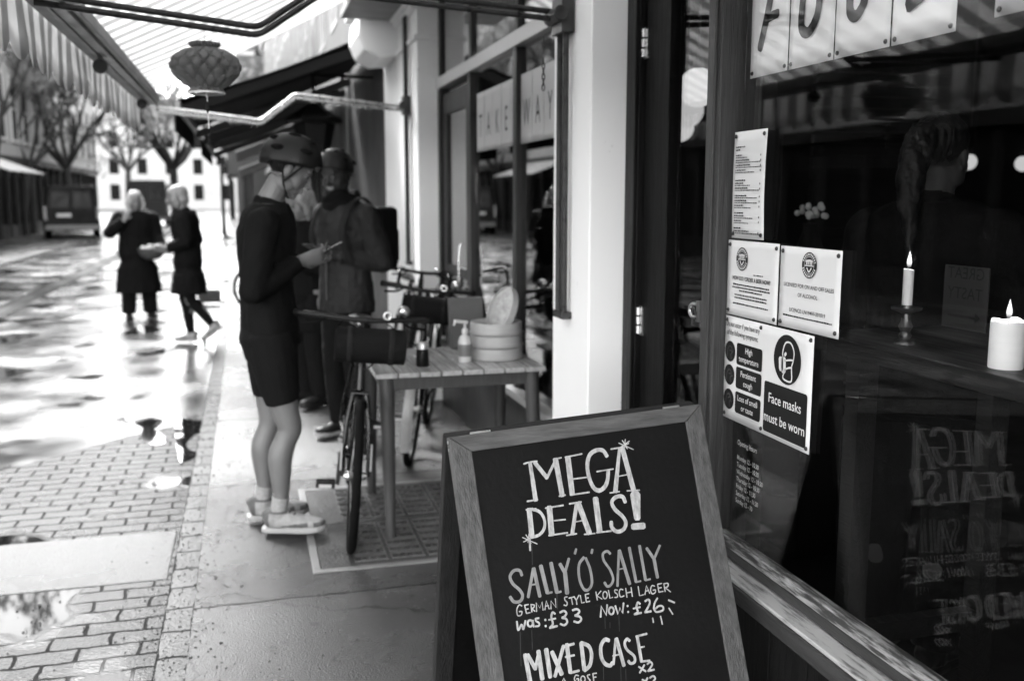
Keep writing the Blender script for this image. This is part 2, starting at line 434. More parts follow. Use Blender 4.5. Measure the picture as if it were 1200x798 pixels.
class MB:
    def __init__(s): s.v = []; s.f = []; s.mi = []; s.cur = 0
    def add(s, vs, fs):
        o = len(s.v)
        s.v += [Vector(p) for p in vs]
        for f in fs:
            s.f.append([i + o for i in f]); s.mi.append(s.cur)
        return s
    def box(s, a, b):
        x0, y0, z0 = [min(a[i], b[i]) for i in range(3)]; x1, y1, z1 = [max(a[i], b[i]) for i in range(3)]
        return s.add([(x0, y0, z0), (x1, y0, z0), (x1, y1, z0), (x0, y1, z0), (x0, y0, z1), (x1, y0, z1), (x1, y1, z1), (x0, y1, z1)],
                     [(3, 2, 1, 0), (4, 5, 6, 7), (0, 1, 5, 4), (1, 2, 6, 5), (2, 3, 7, 6), (3, 0, 4, 7)])
    def hexa(s, p):  # eight corners, bottom ring then top ring
        return s.add(p, [(3, 2, 1, 0), (4, 5, 6, 7), (0, 1, 5, 4), (1, 2, 6, 5), (2, 3, 7, 6), (3, 0, 4, 7)])
    def obox(s, o, ex, ey, ez):  # corner + edge vectors
        o, ex, ey, ez = map(Vector, (o, ex, ey, ez))
        return s.hexa([o, o + ex, o + ex + ey, o + ey, o + ez, o + ex + ez, o + ex + ey + ez, o + ey + ez])
    def bar(s, a, b, w, h, up=(0, 0, 1)):
        a, b, up = Vector(a), Vector(b), Vector(up)
        d = (b - a).normalized(); x = d.cross(up)
        if x.length < 1e-4: x = d.cross(Vector((1, 0, 0)))
        x.normalize(); z = x.cross(d).normalized()
        return s.obox(a - x * w / 2 - z * h / 2, x * w, b - a, z * h)
    def tube(s, pts, r, n=10, closed=False, cap=True, ell=None):
        pts = [Vector(p) for p in pts]
        m = len(pts)
        rs = list(r) if hasattr(r, '__len__') else [r] * m
        # rotation-minimising frames
        tans = []
        for i in range(m):
            if closed: t = pts[(i + 1) % m] - pts[i - 1]
            else: t = pts[min(i + 1, m - 1)] - pts[max(i - 1, 0)]
            tans.append(t.normalized() if t.length > 1e-9 else Vector((0, 0, 1)))
        u = tans[0].orthogonal().normalized()
        if ell is not None:
            e = Vector(ell); u = (e - tans[0] * e.dot(tans[0])).normalized()
        vs, fs = [], []
        for i in range(m):
            u = (u - tans[i] * u.dot(tans[i]))
            u = u.normalized() if u.length > 1e-6 else tans[i].orthogonal().normalized()
            w = tans[i].cross(u)
            ri = rs[i]
            ra, rb = (ri if hasattr(ri, '__len__') else (ri, ri))
            for k in range(n):
                a = 2 * math.pi * k / n
                vs.append(pts[i] + u * math.cos(a) * ra + w * math.sin(a) * rb)
        for i in range(m if closed else m - 1):
            j = (i + 1) % m
            for k in range(n):
                l = (k + 1) % n
                fs.append((i * n + k, i * n + l, j * n + l, j * n + k))
        if cap and not closed:
            fs.append(tuple(reversed(range(n)))); fs.append(tuple((m - 1) * n + k for k in range(n)))
        return s.add(vs, fs)
    def lathe(s, prof, c=(0, 0, 0), n=24, axis=None):
        c = Vector(c)
        q = Vector((0, 0, 1)).rotation_difference(Vector(axis)) if axis is not None else None
        vs, fs = [], []
        for r, z in prof:
            for k in range(n):
                a = 2 * math.pi * k / n
                p = Vector((r * math.cos(a), r * math.sin(a), z))
                if q: p = q @ p
                vs.append(c + p)
        for i in range(len(prof) - 1):
            for k in range(n):
                l = (k + 1) % n
                fs.append((i * n + k, i * n + l, (i + 1) * n + l, (i + 1) * n + k))
        fs.append(tuple(reversed(range(n)))); fs.append(tuple((len(prof) - 1) * n + k for k in range(n)))
        return s.add(vs, fs)
    def ball(s, c, r, nu=14, nv=9, rot=None):
        c = Vector(c); rr = Vector(r if hasattr(r, '__len__') else (r, r, r))
        vs, fs = [], []
        for j in range(nv + 1):
            th = math.pi * j / nv
            th = min(max(th, 0.02), math.pi - 0.02)
            for k in range(nu):
                a = 2 * math.pi * k / nu
                p = Vector((rr.x * math.sin(th) * math.cos(a), rr.y * math.sin(th) * math.sin(a), rr.z * math.cos(th)))
                vs.append(c + (rot @ p if rot else p))
        for j in range(nv):
            for k in range(nu):
                l = (k + 1) % nu
                fs.append((j * nu + k, (j + 1) * nu + k, (j + 1) * nu + l, j * nu + l))
        fs.append(tuple(range(nu))); fs.append(tuple(reversed([nv * nu + k for k in range(nu)])))
        return s.add(vs, fs)
    def loft(s, secs, n=20):  # secs: (centre, rx, ry) rings in the XY plane
        vs, fs = [], []
        for c, rx, ry in secs:
            for k in range(n):
                a = 2 * math.pi * k / n
                vs.append(Vector(c) + Vector((rx * math.cos(a), ry * math.sin(a), 0)))
        for i in range(len(secs) - 1):
            for k in range(n):
                l = (k + 1) % n
                fs.append((i * n + k, i * n + l, (i + 1) * n + l, (i + 1) * n + k))
        fs.append(tuple(reversed(range(n)))); fs.append(tuple((len(secs) - 1) * n + k for k in range(n)))
        return s.add(vs, fs)
    def prism(s, poly, ext):  # planar polygon (3-D points) extruded by a vector
        poly = [Vector(p) for p in poly]; e = Vector(ext); n = len(poly)
        return s.add(poly + [p + e for p in poly],
                     [tuple(reversed(range(n))), tuple(range(n, 2 * n))] + [(i, (i + 1) % n, n + (i + 1) % n, n + i) for i in range(n)])
    def sheet(s, pts):
        return s.add(pts, [tuple(range(len(pts)))])
    def xform(s, m):
        s.v = [m @ p for p in s.v]; return s
    def mesh(s, name, mats, smooth=None):
        me = bpy.data.meshes.new(name)
        me.from_pydata([tuple(p) for p in s.v], [], s.f)
        for m in (mats if isinstance(mats, (list, tuple)) else [mats]): me.materials.append(m)
        if any(s.mi): me.polygons.foreach_set('material_index', s.mi)
        me.validate(); me.update()
        bm = bmesh.new(); bm.from_mesh(me); bmesh.ops.recalc_face_normals(bm, faces=bm.faces); bm.to_mesh(me); bm.free()
        if smooth is not None:
            me.polygons.foreach_set('use_smooth', [True] * len(me.polygons))
            me.set_sharp_from_angle(angle=R(smooth))
        return me
    def build(s, name, mats, parent=None, smooth=None, bevel=0.0, local=False):
        """link as ONE object; vertices are world coordinates unless local"""
        if parent is not None and not local:
            o = origin(parent); s.v = [p - o for p in s.v]
        me = s.mesh(name, mats, smooth)
        ob = bpy.data.objects.new(name, me)
        COL.objects.link(ob)
        if parent is not None: ob.parent = parent
        if bevel:
            b = ob.modifiers.new('bevel', 'BEVEL'); b.width = bevel; b.segments = 2; b.limit_method = 'ANGLE'; b.angle_limit = R(40)
        return ob
    def solid(s, name, mats, parent, voxel, smooth_it=3, local=True, wrinkle=0.0, wscale=14.0, post=None, drop=None):
        """fuse everything into one continuous skin"""
        if parent is not None and not local:
            o = origin(parent); s.v = [p - o for p in s.v]
        me = s.mesh('tmp', mats)
        ob = bpy.data.objects.new('tmp', me); COL.objects.link(ob)
        m = ob.modifiers.new('r', 'REMESH'); m.mode = 'VOXEL'; m.voxel_size = voxel
        if smooth_it:
            q = ob.modifiers.new('s', 'SMOOTH'); q.iterations = smooth_it; q.factor = 0.5
        dg = bpy.context.evaluated_depsgraph_get()
        ev = ob.evaluated_get(dg)
        nm = bpy.data.meshes.new_from_object(ev, depsgraph=dg)
        bpy.data.objects.remove(ob); bpy.data.meshes.remove(me)
        nm.name = name
        nm.materials.clear()
        for k in (mats if isinstance(mats, (list, tuple)) else [mats]): nm.materials.append(k)
        if wrinkle:
            nm.update()
            co = np.empty(len(nm.vertices) * 3); nm.vertices.foreach_get('co', co); co = co.reshape(-1, 3)
            no = np.empty(len(nm.vertices) * 3); nm.vertices.foreach_get('normal', no); no = no.reshape(-1, 3)
            d = np.array([noise.noise(Vector((p[0] * wscale, p[1] * wscale, p[2] * wscale * 0.45 + p[0] * 6))) + 0.5 * noise.noise(Vector(p) * wscale * 2.1) for p in co])
            co = co + no * (d * wrinkle)[:, None]
            nm.vertices.foreach_set('co', co.ravel())
        nm.polygons.foreach_set('use_smooth', [True] * len(nm.polygons))
        nm.polygons.foreach_set('material_index', [0] * len(nm.polygons))
        if post:
            mi = [post(p.center) for p in nm.polygons]
            nm.polygons.foreach_set('material_index', mi)
        nm.update()
        ob = bpy.data.objects.new(name, nm); COL.objects.link(ob)
        if parent is not None: ob.parent = parent
        return ob

def origin(o):
    p = Vector((0, 0, 0))
    while o is not None:
        p += o.location; o = o.parent
    return p

def tag(o, label, cat, group=None, kind=None):
    o['label'] = label; o['category'] = cat
    if group: o['group'] = group
    if kind: o['kind'] = kind
    return o

def thing(name, label, cat, loc=(0, 0, 0), rz=0.0, group=None, kind=None):
    o = bpy.data.objects.new(name, None); COL.objects.link(o)
    o.empty_display_size = 0.1
    o.location = loc; o.rotation_euler = (0, 0, rz)
    return tag(o, label, cat, group, kind)

def copy_tree(o, parent=None):
    c = o.copy(); COL.objects.link(c); c.parent = parent
    for ch in list(o.children): copy_tree(ch, c)
    return c

def text_mb(mb, s, size, org, ex, ey, n, align='CENTER', sx=1.0, lift=0.001, bold=0.0):
    """flat lettering in the plane (ex, ey), set just proud along n"""
    cu = bpy.data.curves.new('t', 'FONT'); cu.body = s; cu.size = size; cu.align_x = align; cu.resolution_u = 3; cu.offset = bold * size
    ob = bpy.data.objects.new('t', cu); COL.objects.link(ob)
    dg = bpy.context.evaluated_depsgraph_get()
    me = bpy.data.meshes.new_from_object(ob.evaluated_get(dg), depsgraph=dg)
    org, ex, ey, n = Vector(org), Vector(ex), Vector(ey), Vector(n)
    mb.add([org + ex * v.co.x * sx + ey * v.co.y + n * lift for v in me.vertices], [tuple(p.vertices) for p in me.polygons])
    bpy.data.objects.remove(ob); bpy.data.curves.remove(cu); bpy.data.meshes.remove(me)

def ribbon(mb, pts, w, n, round_caps=True, curve=True):
    """flat brush stroke through points of one plane with normal n; w one width or one per end"""
    pts = [Vector(p) for p in pts]; n = Vector(n).normalized()
    if curve and len(pts) > 2: pts = catmull(pts, 6)
    m = len(pts)
    ws = [w] * m if not hasattr(w, '__len__') else [w[0] + (w[1] - w[0]) * i / (m - 1) for i in range(m)]
    L_, R_ = [], []
    for i in range(m):
        t = (pts[min(i + 1, m - 1)] - pts[max(i - 1, 0)]).normalized()
        x = n.cross(t)
        j = 1 + 0.1 * noise.noise(pts[i] * 160)
        L_.append(pts[i] + x * ws[i] / 2 * j); R_.append(pts[i] - x * ws[i] / 2 * j)
    t0 = (pts[0] - pts[1]).normalized() * ws[0] * 0.28; t1 = (pts[-1] - pts[-2]).normalized() * ws[-1] * 0.28
    x0 = (L_[0] - R_[0]) * 0.3; x1 = (L_[-1] - R_[-1]) * 0.3
    c = [pts[0] + t0 - x0, pts[0] + t0 + x0, pts[-1] + t1 + x1, pts[-1] + t1 - x1]
    vs = L_ + R_ + c
    fs = [(i, m + i, m + i + 1, i + 1) for i in range(m - 1)]
    if round_caps:
        fs += [(2 * m, m, 0, 2 * m + 1), (m - 1, 2 * m - 1, 2 * m + 3, 2 * m + 2)]
    mb.add(vs, fs)

# ------------------------------------------------------------------ ground
RZ = -0.03
def flat(name, x0, x1, y0, y1, z, m, label, cat, thick=None):
    b = MB()
    if thick: b.box((x0, y0, z - thick), (x1, y1, z))
    else: b.sheet([(x0, y0, z), (x1, y0, z), (x1, y1, z), (x0, y1, z)])
    return tag(b.build(name, m), label, cat, kind='structure')

# grit and scraps washed along the kerb
flat('ground', -400, 400, -400, 400, -0.09, mat('far ground', 0.08, 0.8), 'ground all round the street, dark and out of sight', 'ground')
m_road = ground_mat('wet road', 0.035, 0.3, 0.28, 45, puddle=dict(scale=1.3, lo=0.56, soft=0.07, loc=(3.1, 1.7, 0), stretch=(1, 0.75, 1)), wet=(0.09, 0.36), var=0.5)
flat('road', -5.5, -0.25, -6, 128, RZ, m_road, 'wet asphalt street running away between the shops, glaring in the low sun', 'road')
m_brick = ground_mat('wet setts', 0.016, 0.3, 0.75, 70, puddle=dict(scale=0.8, lo=0.58, loc=(0.4, 5.2, 0), stretch=(1, 0.8, 1)),
                     brick=dict(w=0.205, h=0.104, m=0.007, depth=3.2), wet=(0.14, 0.4), spec=0.06, var=0.75)
b = MB(); b.sheet([(-3.2, -3, RZ + .004), (-0.36, -3, RZ + .004), (-0.36, 7.15, RZ + .004), (-0.84, 6.75, RZ + .004), (-1.45, 6.05, RZ + .004), (-3.2, 5.4, RZ + .004)])
tag(b.build('brick_paving', m_brick), 'wet brick paving laid in rows in the lower left of the street', 'paving', kind='structure')
m_edge = ground_mat('kerb setts', 0.025, 0.35, 0.7, 60, brick=dict(w=0.115, h=0.21, m=0.008, depth=3.0, offset=0.0), wet=(0.25, 0.5), spec=0.1)
b = MB(); b.box((-0.36, -3, RZ - .04), (-0.25, 60, RZ + .012))
tag(b.build('kerb', m_edge), 'row of worn kerb setts between the brick road and the pavement', 'kerb', kind='structure')
m_pave = ground_mat('wet flagstones', 0.045, 0.3, 1.0, 130, brick=dict(w=30.0, h=1.62, m=0.008, depth=2.5, offset=0.0, shift=(15, 1.14, 0)),
                    wet=(0.16, 0.42), var=0.7, spec=0.30, spots=True)
b = MB(); b.box((-0.25, -3, -0.06), (1.9, 128, 0.0))
tag(b.build('pavement', m_pave), 'wet stone pavement in front of the shops under the awning', 'pavement', kind='structure')
b = MB(); b.box((-8.6, -6, -0.06), (-5.5, 128, 0.02))
tag(b.build('far_pavement', m_pave), 'wet pavement along the opposite side of the street', 'pavement', kind='structure')
m_gut = ground_mat('gutter', 0.008, 0.4, 0.9, 60, brick=dict(w=0.25, h=0.5, m=0.012, depth=3.0, offset=0.0), wet=(0.5, 0.8), spec=0.05)
b = MB()
b.sheet([(-3.55, 2, RZ + .004), (-3.2, 2, RZ + .004), (-3.2, 80, RZ + .004), (-3.55, 80, RZ + .004)])
tag(b.build('gutter_channel', m_gut), 'dark drainage channel running lengthwise along the street', 'gutter', kind='structure')
# big smooth slab let into the brick
m_slab = ground_mat('slab', 0.05, 0.3, 0.8, 120, wet=(0.2, 0.45), spec=0.12, puddle=None)
b = MB(); b.box((-1.75, 4.10, RZ - .03), (-0.375, 4.72, RZ + .008))
tag(b.build('access_slab', m_slab, bevel=.006), 'large pale smooth slab set flush into the brick paving', 'access cover')

# patterned service cover in the pavement
t = thing('service_cover', 'rectangular pavement cover with pale metal frame and raised tread blocks', 'access cover', (0.75, 4.53, 0))
x0, x1, y0, y1 = 0.215, 1.25, 3.93, 5.14
b = MB(); w = 0.035
b.box((x0, y0, -.02), (x1, y0 + w, .006)); b.box((x0, y1 - w, -.02), (x1, y1, .006))
b.box((x0, y0 + w, -.02), (x0 + w, y1 - w, .006)); b.box((x1 - w, y0 + w, -.02), (x1, y1 - w, .006))
b.build('frame', M['coverframe'], t, bevel=.003)
for k in range(2):
    ya = y0 + w + .004 + k * (y1 - y0 - 2 * w) / 2; yb = y0 + w - .004 + (k + 1) * (y1 - y0 - 2 * w) / 2
    b = MB(); b.box((x0 + w + .004, ya, -.02), (x1 - w - .004, yb, .003))
    nx, ny = 5, 6
    for i in range(nx):
        for j in range(ny):
            cx = x0 + w + .14 + (i + .5) * (x1 - x0 - 2 * w - .16) / nx; cy = ya + .03 + (j + .5) * (yb - ya - .06) / ny
            b.cur = 1
            b.box((cx - .072, cy - .033, .003), (cx + .072, cy - .028, .010)); b.box((cx - .072, cy + .028, .003), (cx + .072, cy + .033, .010))
            b.box((cx - .072, cy - .028, .003), (cx - .067, cy + .028, .010)); b.box((cx + .067, cy - .028, .003), (cx + .072, cy + .028, .010)); b.cur = 0
            for q in (-.035, 0, .035): b.ball((cx + q, cy, .004), (.012, .012, .007), 8, 5)
            b.cur = 0
    b.build('cover_plate', [M['covermetal'], M['ridge']], t)

b = MB(); rr = random.Random(11)
for k in range(2600):
    if k < 1300: x, y = rr.gauss(-.30, .10), rr.uniform(2.8, 9)
    elif k < 2100: x, y = rr.uniform(-2.6, -.3), rr.uniform(2.6, 6.5)
    else: x, y = rr.uniform(-.2, 1.1), rr.uniform(2.8, 6)
    s_ = rr.uniform(.0015, .0045) * (1.6 if rr.random() < .06 else 1); z = (RZ + .006 if x < -.36 else (RZ + .013 if x < -.25 else .001))
    a = rr.random() * 6; c_, n_ = math.cos(a), math.sin(a)
    q = [(x + (c_ * u - n_ * v) * s_, y + (n_ * u + c_ * v) * s_, z + h * s_) for u, v, h in ((-1, -.8, 0), (1, -.7, 0), (.9, .8, 0), (-.8, 1, 0), (-.5, -.4, .8), (.5, -.3, .9), (.4, .5, .7), (-.4, .4, .9))]
    b.hexa(q)
tag(b.build('grit', mat('grit', .06, .5, .6, 200)), 'fine grit and scraps scattered over the wet paving', 'grit', kind='stuff')

for lab_, poly in (('left hand dark mirror like puddle where the brick paving meets the asphalt', [(225, 295), (300, 288), (360, 284), (345, 305), (320, 328), (350, 348), (380, 372), (375, 393), (335, 404), (300, 400), (274, 388), (262, 355), (268, 318)]),
                   ('larger dark mirror like puddle beside the kerb, broken by the edge of the bricks', [(415, 278), (500, 286), (572, 300), (556, 345), (515, 352), (482, 382), (468, 408), (500, 432), (545, 440), (500, 468), (445, 486), (432, 440), (420, 380)])):
    pts = [atZ(100 + u / 3.99, 420 + v / 3.99, RZ + .0075) for u, v in poly]
    pts = catmull(pts + [pts[0]], 4)[:-1]
    b = MB(); b.sheet(pts); tag(b.build('puddle', M['puddle']), lab_, 'puddle', kind='structure')
# ------------------------------------------------------------------ the bar in the foreground
FX = 1.28
bar = thing('bar_front', 'dark timber bar front with large window, white pilaster and dark door', 'shop', (1.28, 1.2, 0))
b = MB(); b.box((1.26, 3.485, 0.0), (1.62, 3.935, 4.6)); b.box((1.245, 3.47, 0.0), (1.62, 3.95, 0.22))
b.build('pilaster', M['white'], bar, bevel=.006)
b = MB(); b.box((1.40, 3.36, 0), (1.50, 3.483, 3.0)); b.box((1.385, 3.36, 0), (1.40, 3.40, 3.0)); b.box((1.40, 2.522, 2.75), (1.50, 3.36, 3.0))
b.build('door_frame', M['darkwood_z'], bar, bevel=.003)
dr = MB(); dr.box((1.425, 3.15, 0.02), (1.475, 3.355, 2.74)); dr.box((1.425, 2.52, 0.02), (1.475, 2.62, 2.74))
dr.box((1.425, 2.62, .02), (1.475, 3.15, .42)); dr.box((1.425, 2.62, 2.6), (1.475, 3.15, 2.74)); dr.box((1.415, 3.13, .42), (1.4245, 3.155, 2.6))
door = dr.build('door', M['doorwood'], bar, bevel=.003)
b = MB(); b.box((1.445, 2.62, .42), (1.451, 3.15, 2.6)); b.build('door_glass', M['glass'], door)
for z in (2.11, 1.10):
    b = MB(); b.box((1.418, 3.33, z - .055), (1.424, 3.385, z + .055))
    for q in (-.035, 0, .035): b.lathe([(.009, -.014), (.009, .014)], (1.414, 3.358, z + q), 10)
    b.build('hinge', M['steel'], door)
b = MB(); text_mb(b, 'M', .11, (1.443, 2.93, 1.13), (0, -1, 0), (0, 0, 1), (-1, 0, 0)); b.build('door_lettering', M['icongrey'], door)
# window post with moulded edges
b = MB(); b.box((1.255, 2.442, 0.0), (1.33, 2.52, 3.2)); b.box((1.246, 2.462, 0.0), (1.256, 2.505, 3.2))
post = b.build('window_post', M['oak'], bar, bevel=.004)
b = MB(); c = atX(820, 366, 1.24); c = Vector((1.25, 2.52, c.z))
b.box((c.x - .008, c.y - .012, c.z - .03), (c.x + .012, c.y + .006, c.z + .03))
b.tube(catmull([c + Vector((0, 0, .018)), c + Vector((-.008, .03, .018)), c + Vector((-.01, .042, 0)), c + Vector((-.008, .03, -.018)), c + Vector((0, 0, -.018))], 5), .005, 8)
b.build('hook', M['steel'], post, smooth=40)
b = MB(); b.hexa([(1.296, -2.0, .60), (1.302, -2.0, .60), (1.302, 2.441, .60), (1.296, 2.441, .60), (1.322, -2.0, 3.1), (1.328, -2.0, 3.1), (1.328, 2.441, 3.1), (1.322, 2.441, 3.1)]); b.build('window_glass', M['glass'], bar)
b = MB(); b.box((1.284, -2.0, .575), (1.318, 2.441, .606)); b.build('glazing_bead', M['beadpaint'], bar, bevel=.003)
b = MB(); b.box((1.285, -2.0, .545), (1.33, 2.441, .5745)); b.box((1.218, -2.0, .49), (1.231, 2.46, .532)); b.build('sill_ledge', M['sillwood'], bar, bevel=.003)
b = MB(); b.box((1.232, -2.0, .50), (1.33, 2.441, .540)); b.build('sill', M['sillpaint'], bar, bevel=.003)
b = MB()
for k in range(26):
    y = 2.40 - k * .17; b.box((1.245, y - .166, 0.0), (1.33, y, .49))
b.build('stall_riser', M['darkpanel'], bar, bevel=.003)
b = MB(); b.box((1.25, -2.0, 3.1), (1.6, 3.48, 5.2)); b.box((1.30, 2.522, 3.0), (1.6, 3.48, 3.1)); b.build('fascia', M['stucco2'], bar)
# interior shared by the two fronts
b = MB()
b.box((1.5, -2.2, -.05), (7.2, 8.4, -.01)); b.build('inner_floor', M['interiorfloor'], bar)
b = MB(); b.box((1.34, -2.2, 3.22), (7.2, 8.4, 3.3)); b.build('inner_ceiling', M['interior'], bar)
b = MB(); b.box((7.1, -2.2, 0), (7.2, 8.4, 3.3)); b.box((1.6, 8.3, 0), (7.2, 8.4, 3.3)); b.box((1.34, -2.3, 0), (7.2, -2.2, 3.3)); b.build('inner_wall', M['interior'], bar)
# louvred panelling behind the room
b = MB()
for k in range(40): b.box((3.3, 5.2, .2 + k * .07), (4.25, 5.235, .2 + k * .07 + .05))
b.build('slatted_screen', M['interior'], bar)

# counter along the window
CZ = 1.19
t = thing('window_counter', 'dark wooden counter running behind the big window with candles on it', 'counter', (1.7, 1.0, 0))
b = MB(); b.box((1.507, -2.0, CZ - .045), (2.15, 2.36, CZ)); b.build('counter_top', M['counter'], t, bevel=.004)
for y in (2.25, .9, -.6):
    b = MB(); b.box((1.58, y - .03, 0), (1.64, y + .03, CZ - .045)); b.box((2.02, y - .03, 0), (2.08, y + .03, CZ - .045)); b.box((1.64, y - .02, .3), (2.02, y + .02, .36))
    b.build('trestle', M['counter'], t)

def candle(name, label, base, r, h, parent_bits=None):
    t = thing(name, label, 'candle', base)
    b = MB(); n = 36; rr = random.Random(int(r * 1e4)); vs, fs = [], []; bs = Vector(base)
    for rf, zf in ((.97, 0), (1, .03), (1, .3), (1, .6), (1, .85), (1.0, .95), (.96, 1.0), (.86, 1.0), (.74, .955), (.45, .945), (.02, .94)):
        for k in range(n):
            a = 2 * math.pi * k / n; w = noise.noise((math.cos(a) * 1.3, math.sin(a) * 1.3, r * 50)); dr_ = max(0, noise.noise((math.cos(a) * 3, math.sin(a) * 3, 7 + r * 90)))
            rad = r * rf * (1 + (.06 * dr_ * zf if rf > .95 else 0)); z = h * zf + (r * .22 * w if zf > .9 and rf > .8 else 0)
            vs.append(bs + Vector((rad * math.cos(a), rad * math.sin(a), z)))
    for i in range(10):
        for k in range(n): fs.append((i * n + k, i * n + (k + 1) % n, (i + 1) * n + (k + 1) % n, (i + 1) * n + k))
    fs += [tuple(reversed(range(n))), tuple(10 * n + k for k in range(n))]
    b.add(vs, fs)
    b.build('wax', M['wax'], t, smooth=50)
    b = MB(); b.tube([Vector(base) + Vector((0, 0, h - .006)), Vector(base) + Vector((.001, 0, h + .008))], .0012, 6); b.build('wick', M['ink'], t)
    b = MB(); b.lathe([(.0005, 0), (.0045, .006), (.0062, .014), (.005, .024), (.0025, .034), (.0003, .044)], Vector(base) + Vector((0, 0, h + .002)), 12)
    b.build('flame', M['flame'], t, smooth=80)
    l = bpy.data.lights.new('candle_light', 'POINT'); l.energy = 0.04; l.shadow_soft_size = .01
    o = bpy.data.objects.new('candle_light', l); COL.objects.link(o); o.parent = t; o.location = (0, 0, h + .03)
    return t
c = atZ(1178, 431, CZ)
candle('pillar_candle', 'thick lit pillar candle standing directly on the window counter', (c.x, c.y, CZ), .036, .105)
c = atZ(1060, 403, CZ)
t = thing('candlestick', 'small turned metal candlestick holding the thin lit candle', 'candlestick', (c.x, c.y, CZ))
b = MB(); b.lathe([(.026, 0), (.026, .006), (.012, .012), (.016, .022), (.011, .032), (.018, .045), (.012, .058), (.012, .078), (.036, .088), (.038, .094), (.034, .094), (.014, .092), (.013, .10), (.001, .10)], (c.x, c.y, CZ), 28)
b.build('stem', M['brass'], t, smooth=50)
candle('taper_candle', 'thin lit white candle held upright in the metal candlestick', (c.x, c.y, CZ + .095), .0125, .095)

# added card with letters built reversed, standing in for a reflected street sign
c = atX(1131, 385, 1.95)
t = thing('reflection_card', 'grey card added on the counter, its reversed lettering and arrow imitating a reflected sign', 'sign', (1.95, c.y, CZ))
y0, y1, z0 = atX(1106, 348, 1.95).y, atX(1158, 348, 1.95).y, CZ
zh = atX(1131, 312, 1.95).z
b = MB(); b.box((1.948, y1, z0), (1.952, y0, zh)); b.build('card', M['cardgrey'], t)
b = MB(); ym = (y0 + y1) / 2; W = y0 - y1
text_mb(b, 'GREAT', W * .27, (1.948, ym, z0 + (zh - z0) * .80), (0, 1, 0), (0, 0, 1), (-1, 0, 0))
text_mb(b, 'TASTY', W * .27, (1.948, ym, z0 + (zh - z0) * .48), (0, 1, 0), (0, 0, 1), (-1, 0, 0))
zc = z0 + (zh - z0) * .2
b.box((1.9465, ym - W * .3, zc - .004), (1.9475, ym + W * .35, zc + .004)); b.prism([(1.9465, ym - W * .38, zc), (1.9465, ym - W * .26, zc + .016), (1.9465, ym - W * .26, zc - .016)], (.001, 0, 0))
b.build('lettering', M['ink'], t)

# globe lamps
def globe(label, u, v, Y, r, m, ceil=3.22):
    c = atY(u, v, Y)
    t = thing('globe_lamp', label, 'lamp', (c.x, c.y, ceil))
    b = MB(); b.ball(c, r, 24, 16); b.build('globe', m, t, smooth=80)
    b = MB(); b.tube([c + Vector((0, 0, r)), (c.x, c.y, ceil)], .006, 6); b.lathe([(.03, r * .9), (.02, r + .05)], c, 12); b.build('flex', M['black'], t)
globe('largest round paper lamp glowing behind the door glass', 818, 103, 4.6, .098, M['globe'])
globe('middle round lamp glowing behind the door glass, half hidden by the largest', 805, 130, 5.3, .098, M['globe2'])
globe('lowest round lamp glowing behind the door glass', 797, 150, 5.9, .09, M['globe3'])
globe('small round lamp glowing deep in the bar beside the ponytail', 1135, 190, 6.0, .058, M['smallglobe'])
globe('small round lamp glowing deep in the bar at the right edge of the window', 1199, 192, 6.0, .058, M['smallglobe'])
# pale dried flowers
c = atX(950, 262, 2.35)
t = thing('flower_vase', 'dark vase of pale flowers dim behind the window', 'vase', (2.35, c.y, 0))
b = MB(); b.lathe([(.05, 0), (.07, .05), (.06, .2), (.03, .28), (.035, .31)], (2.35, c.y, c.z - .31), 18); b.build('vase', M['interior'], t, smooth=50)
b = MB(); rr = random.Random(4)
for k in range(26): b.ball((2.35 + rr.gauss(0, .03), c.y + rr.gauss(0, .045), c.z + .03 + abs(rr.gauss(0, .025))), .013, 7, 5)
b.build('flowers', M['bun'], t, smooth=60)
b = MB(); b.box((2.2, c.y - .2, c.z - .35), (2.5, c.y + .2, c.z - .31)); b.box((2.25, c.y - .15, 0), (2.45, c.y + .15, c.z - .35))
tag(b.build('plinth', M['interior'], None), 'dark stand under the flower vase inside the bar', 'stand')

# ------------------------------------------------------------------ papers on the window
PX = FX + .0125
def paper_thing(name, label, cat, y0, y1, z0, z1, X=PX, curl=0.0, pins=None, m=None, group=None):
    """sheet with corner pins, y0 the left (far) edge"""
    t = thing(name, label, cat, (X, (y0 + y1) / 2, z0), 0, group)
    b = MB(); n = 10; vs = []; fs = []
    for i in range(n + 1):
        for j in range(n + 1):
            a, c_ = i / n, j / n
            d = curl * math.sin(math.pi * c_) * (0.4 + .6 * a) + .0006 * noise.noise((a * 4, c_ * 4, y0 * 9))
            vs.append((X - .0012 - d, y0 + (y1 - y0) * a, z0 + (z1 - z0) * c_))
    for i in range(n):
        for j in range(n):
            k = i * (n + 1) + j; fs.append((k, k + n + 1, k + n + 2, k + 1))
    b.add(vs, fs)
    b.build('sheet', m or M['paper'], t, smooth=60).modifiers.new('thick', 'SOLIDIFY').thickness = .0006
    for (py, pz) in (pins if pins is not None else [(y0 - .012, z0 + .012), (y1 + .012, z0 + .012), (y0 - .012, z1 - .012), (y1 + .012, z1 - .012)]):
        q = MB(); q.lathe([(.0055, 0), (.0055, .002), (.003, .0045), (.001, .005)], (X - .002 - curl * .2, py, pz), 10, axis=(-1, 0, 0)); q.build('pin', M['darksteel'], t, smooth=40)
    return t
EX, EZ, NX = (0, -1, 0), (0, 0, 1), (-1, 0, 0)
TXX = PX - .0025
def line(mb, s, size, y, z, align='LEFT', sx=1.0, X=TXX, bold=.005): text_mb(mb, s, size, (X, y, z), EX, EZ, NX, align, sx, .001, bold)
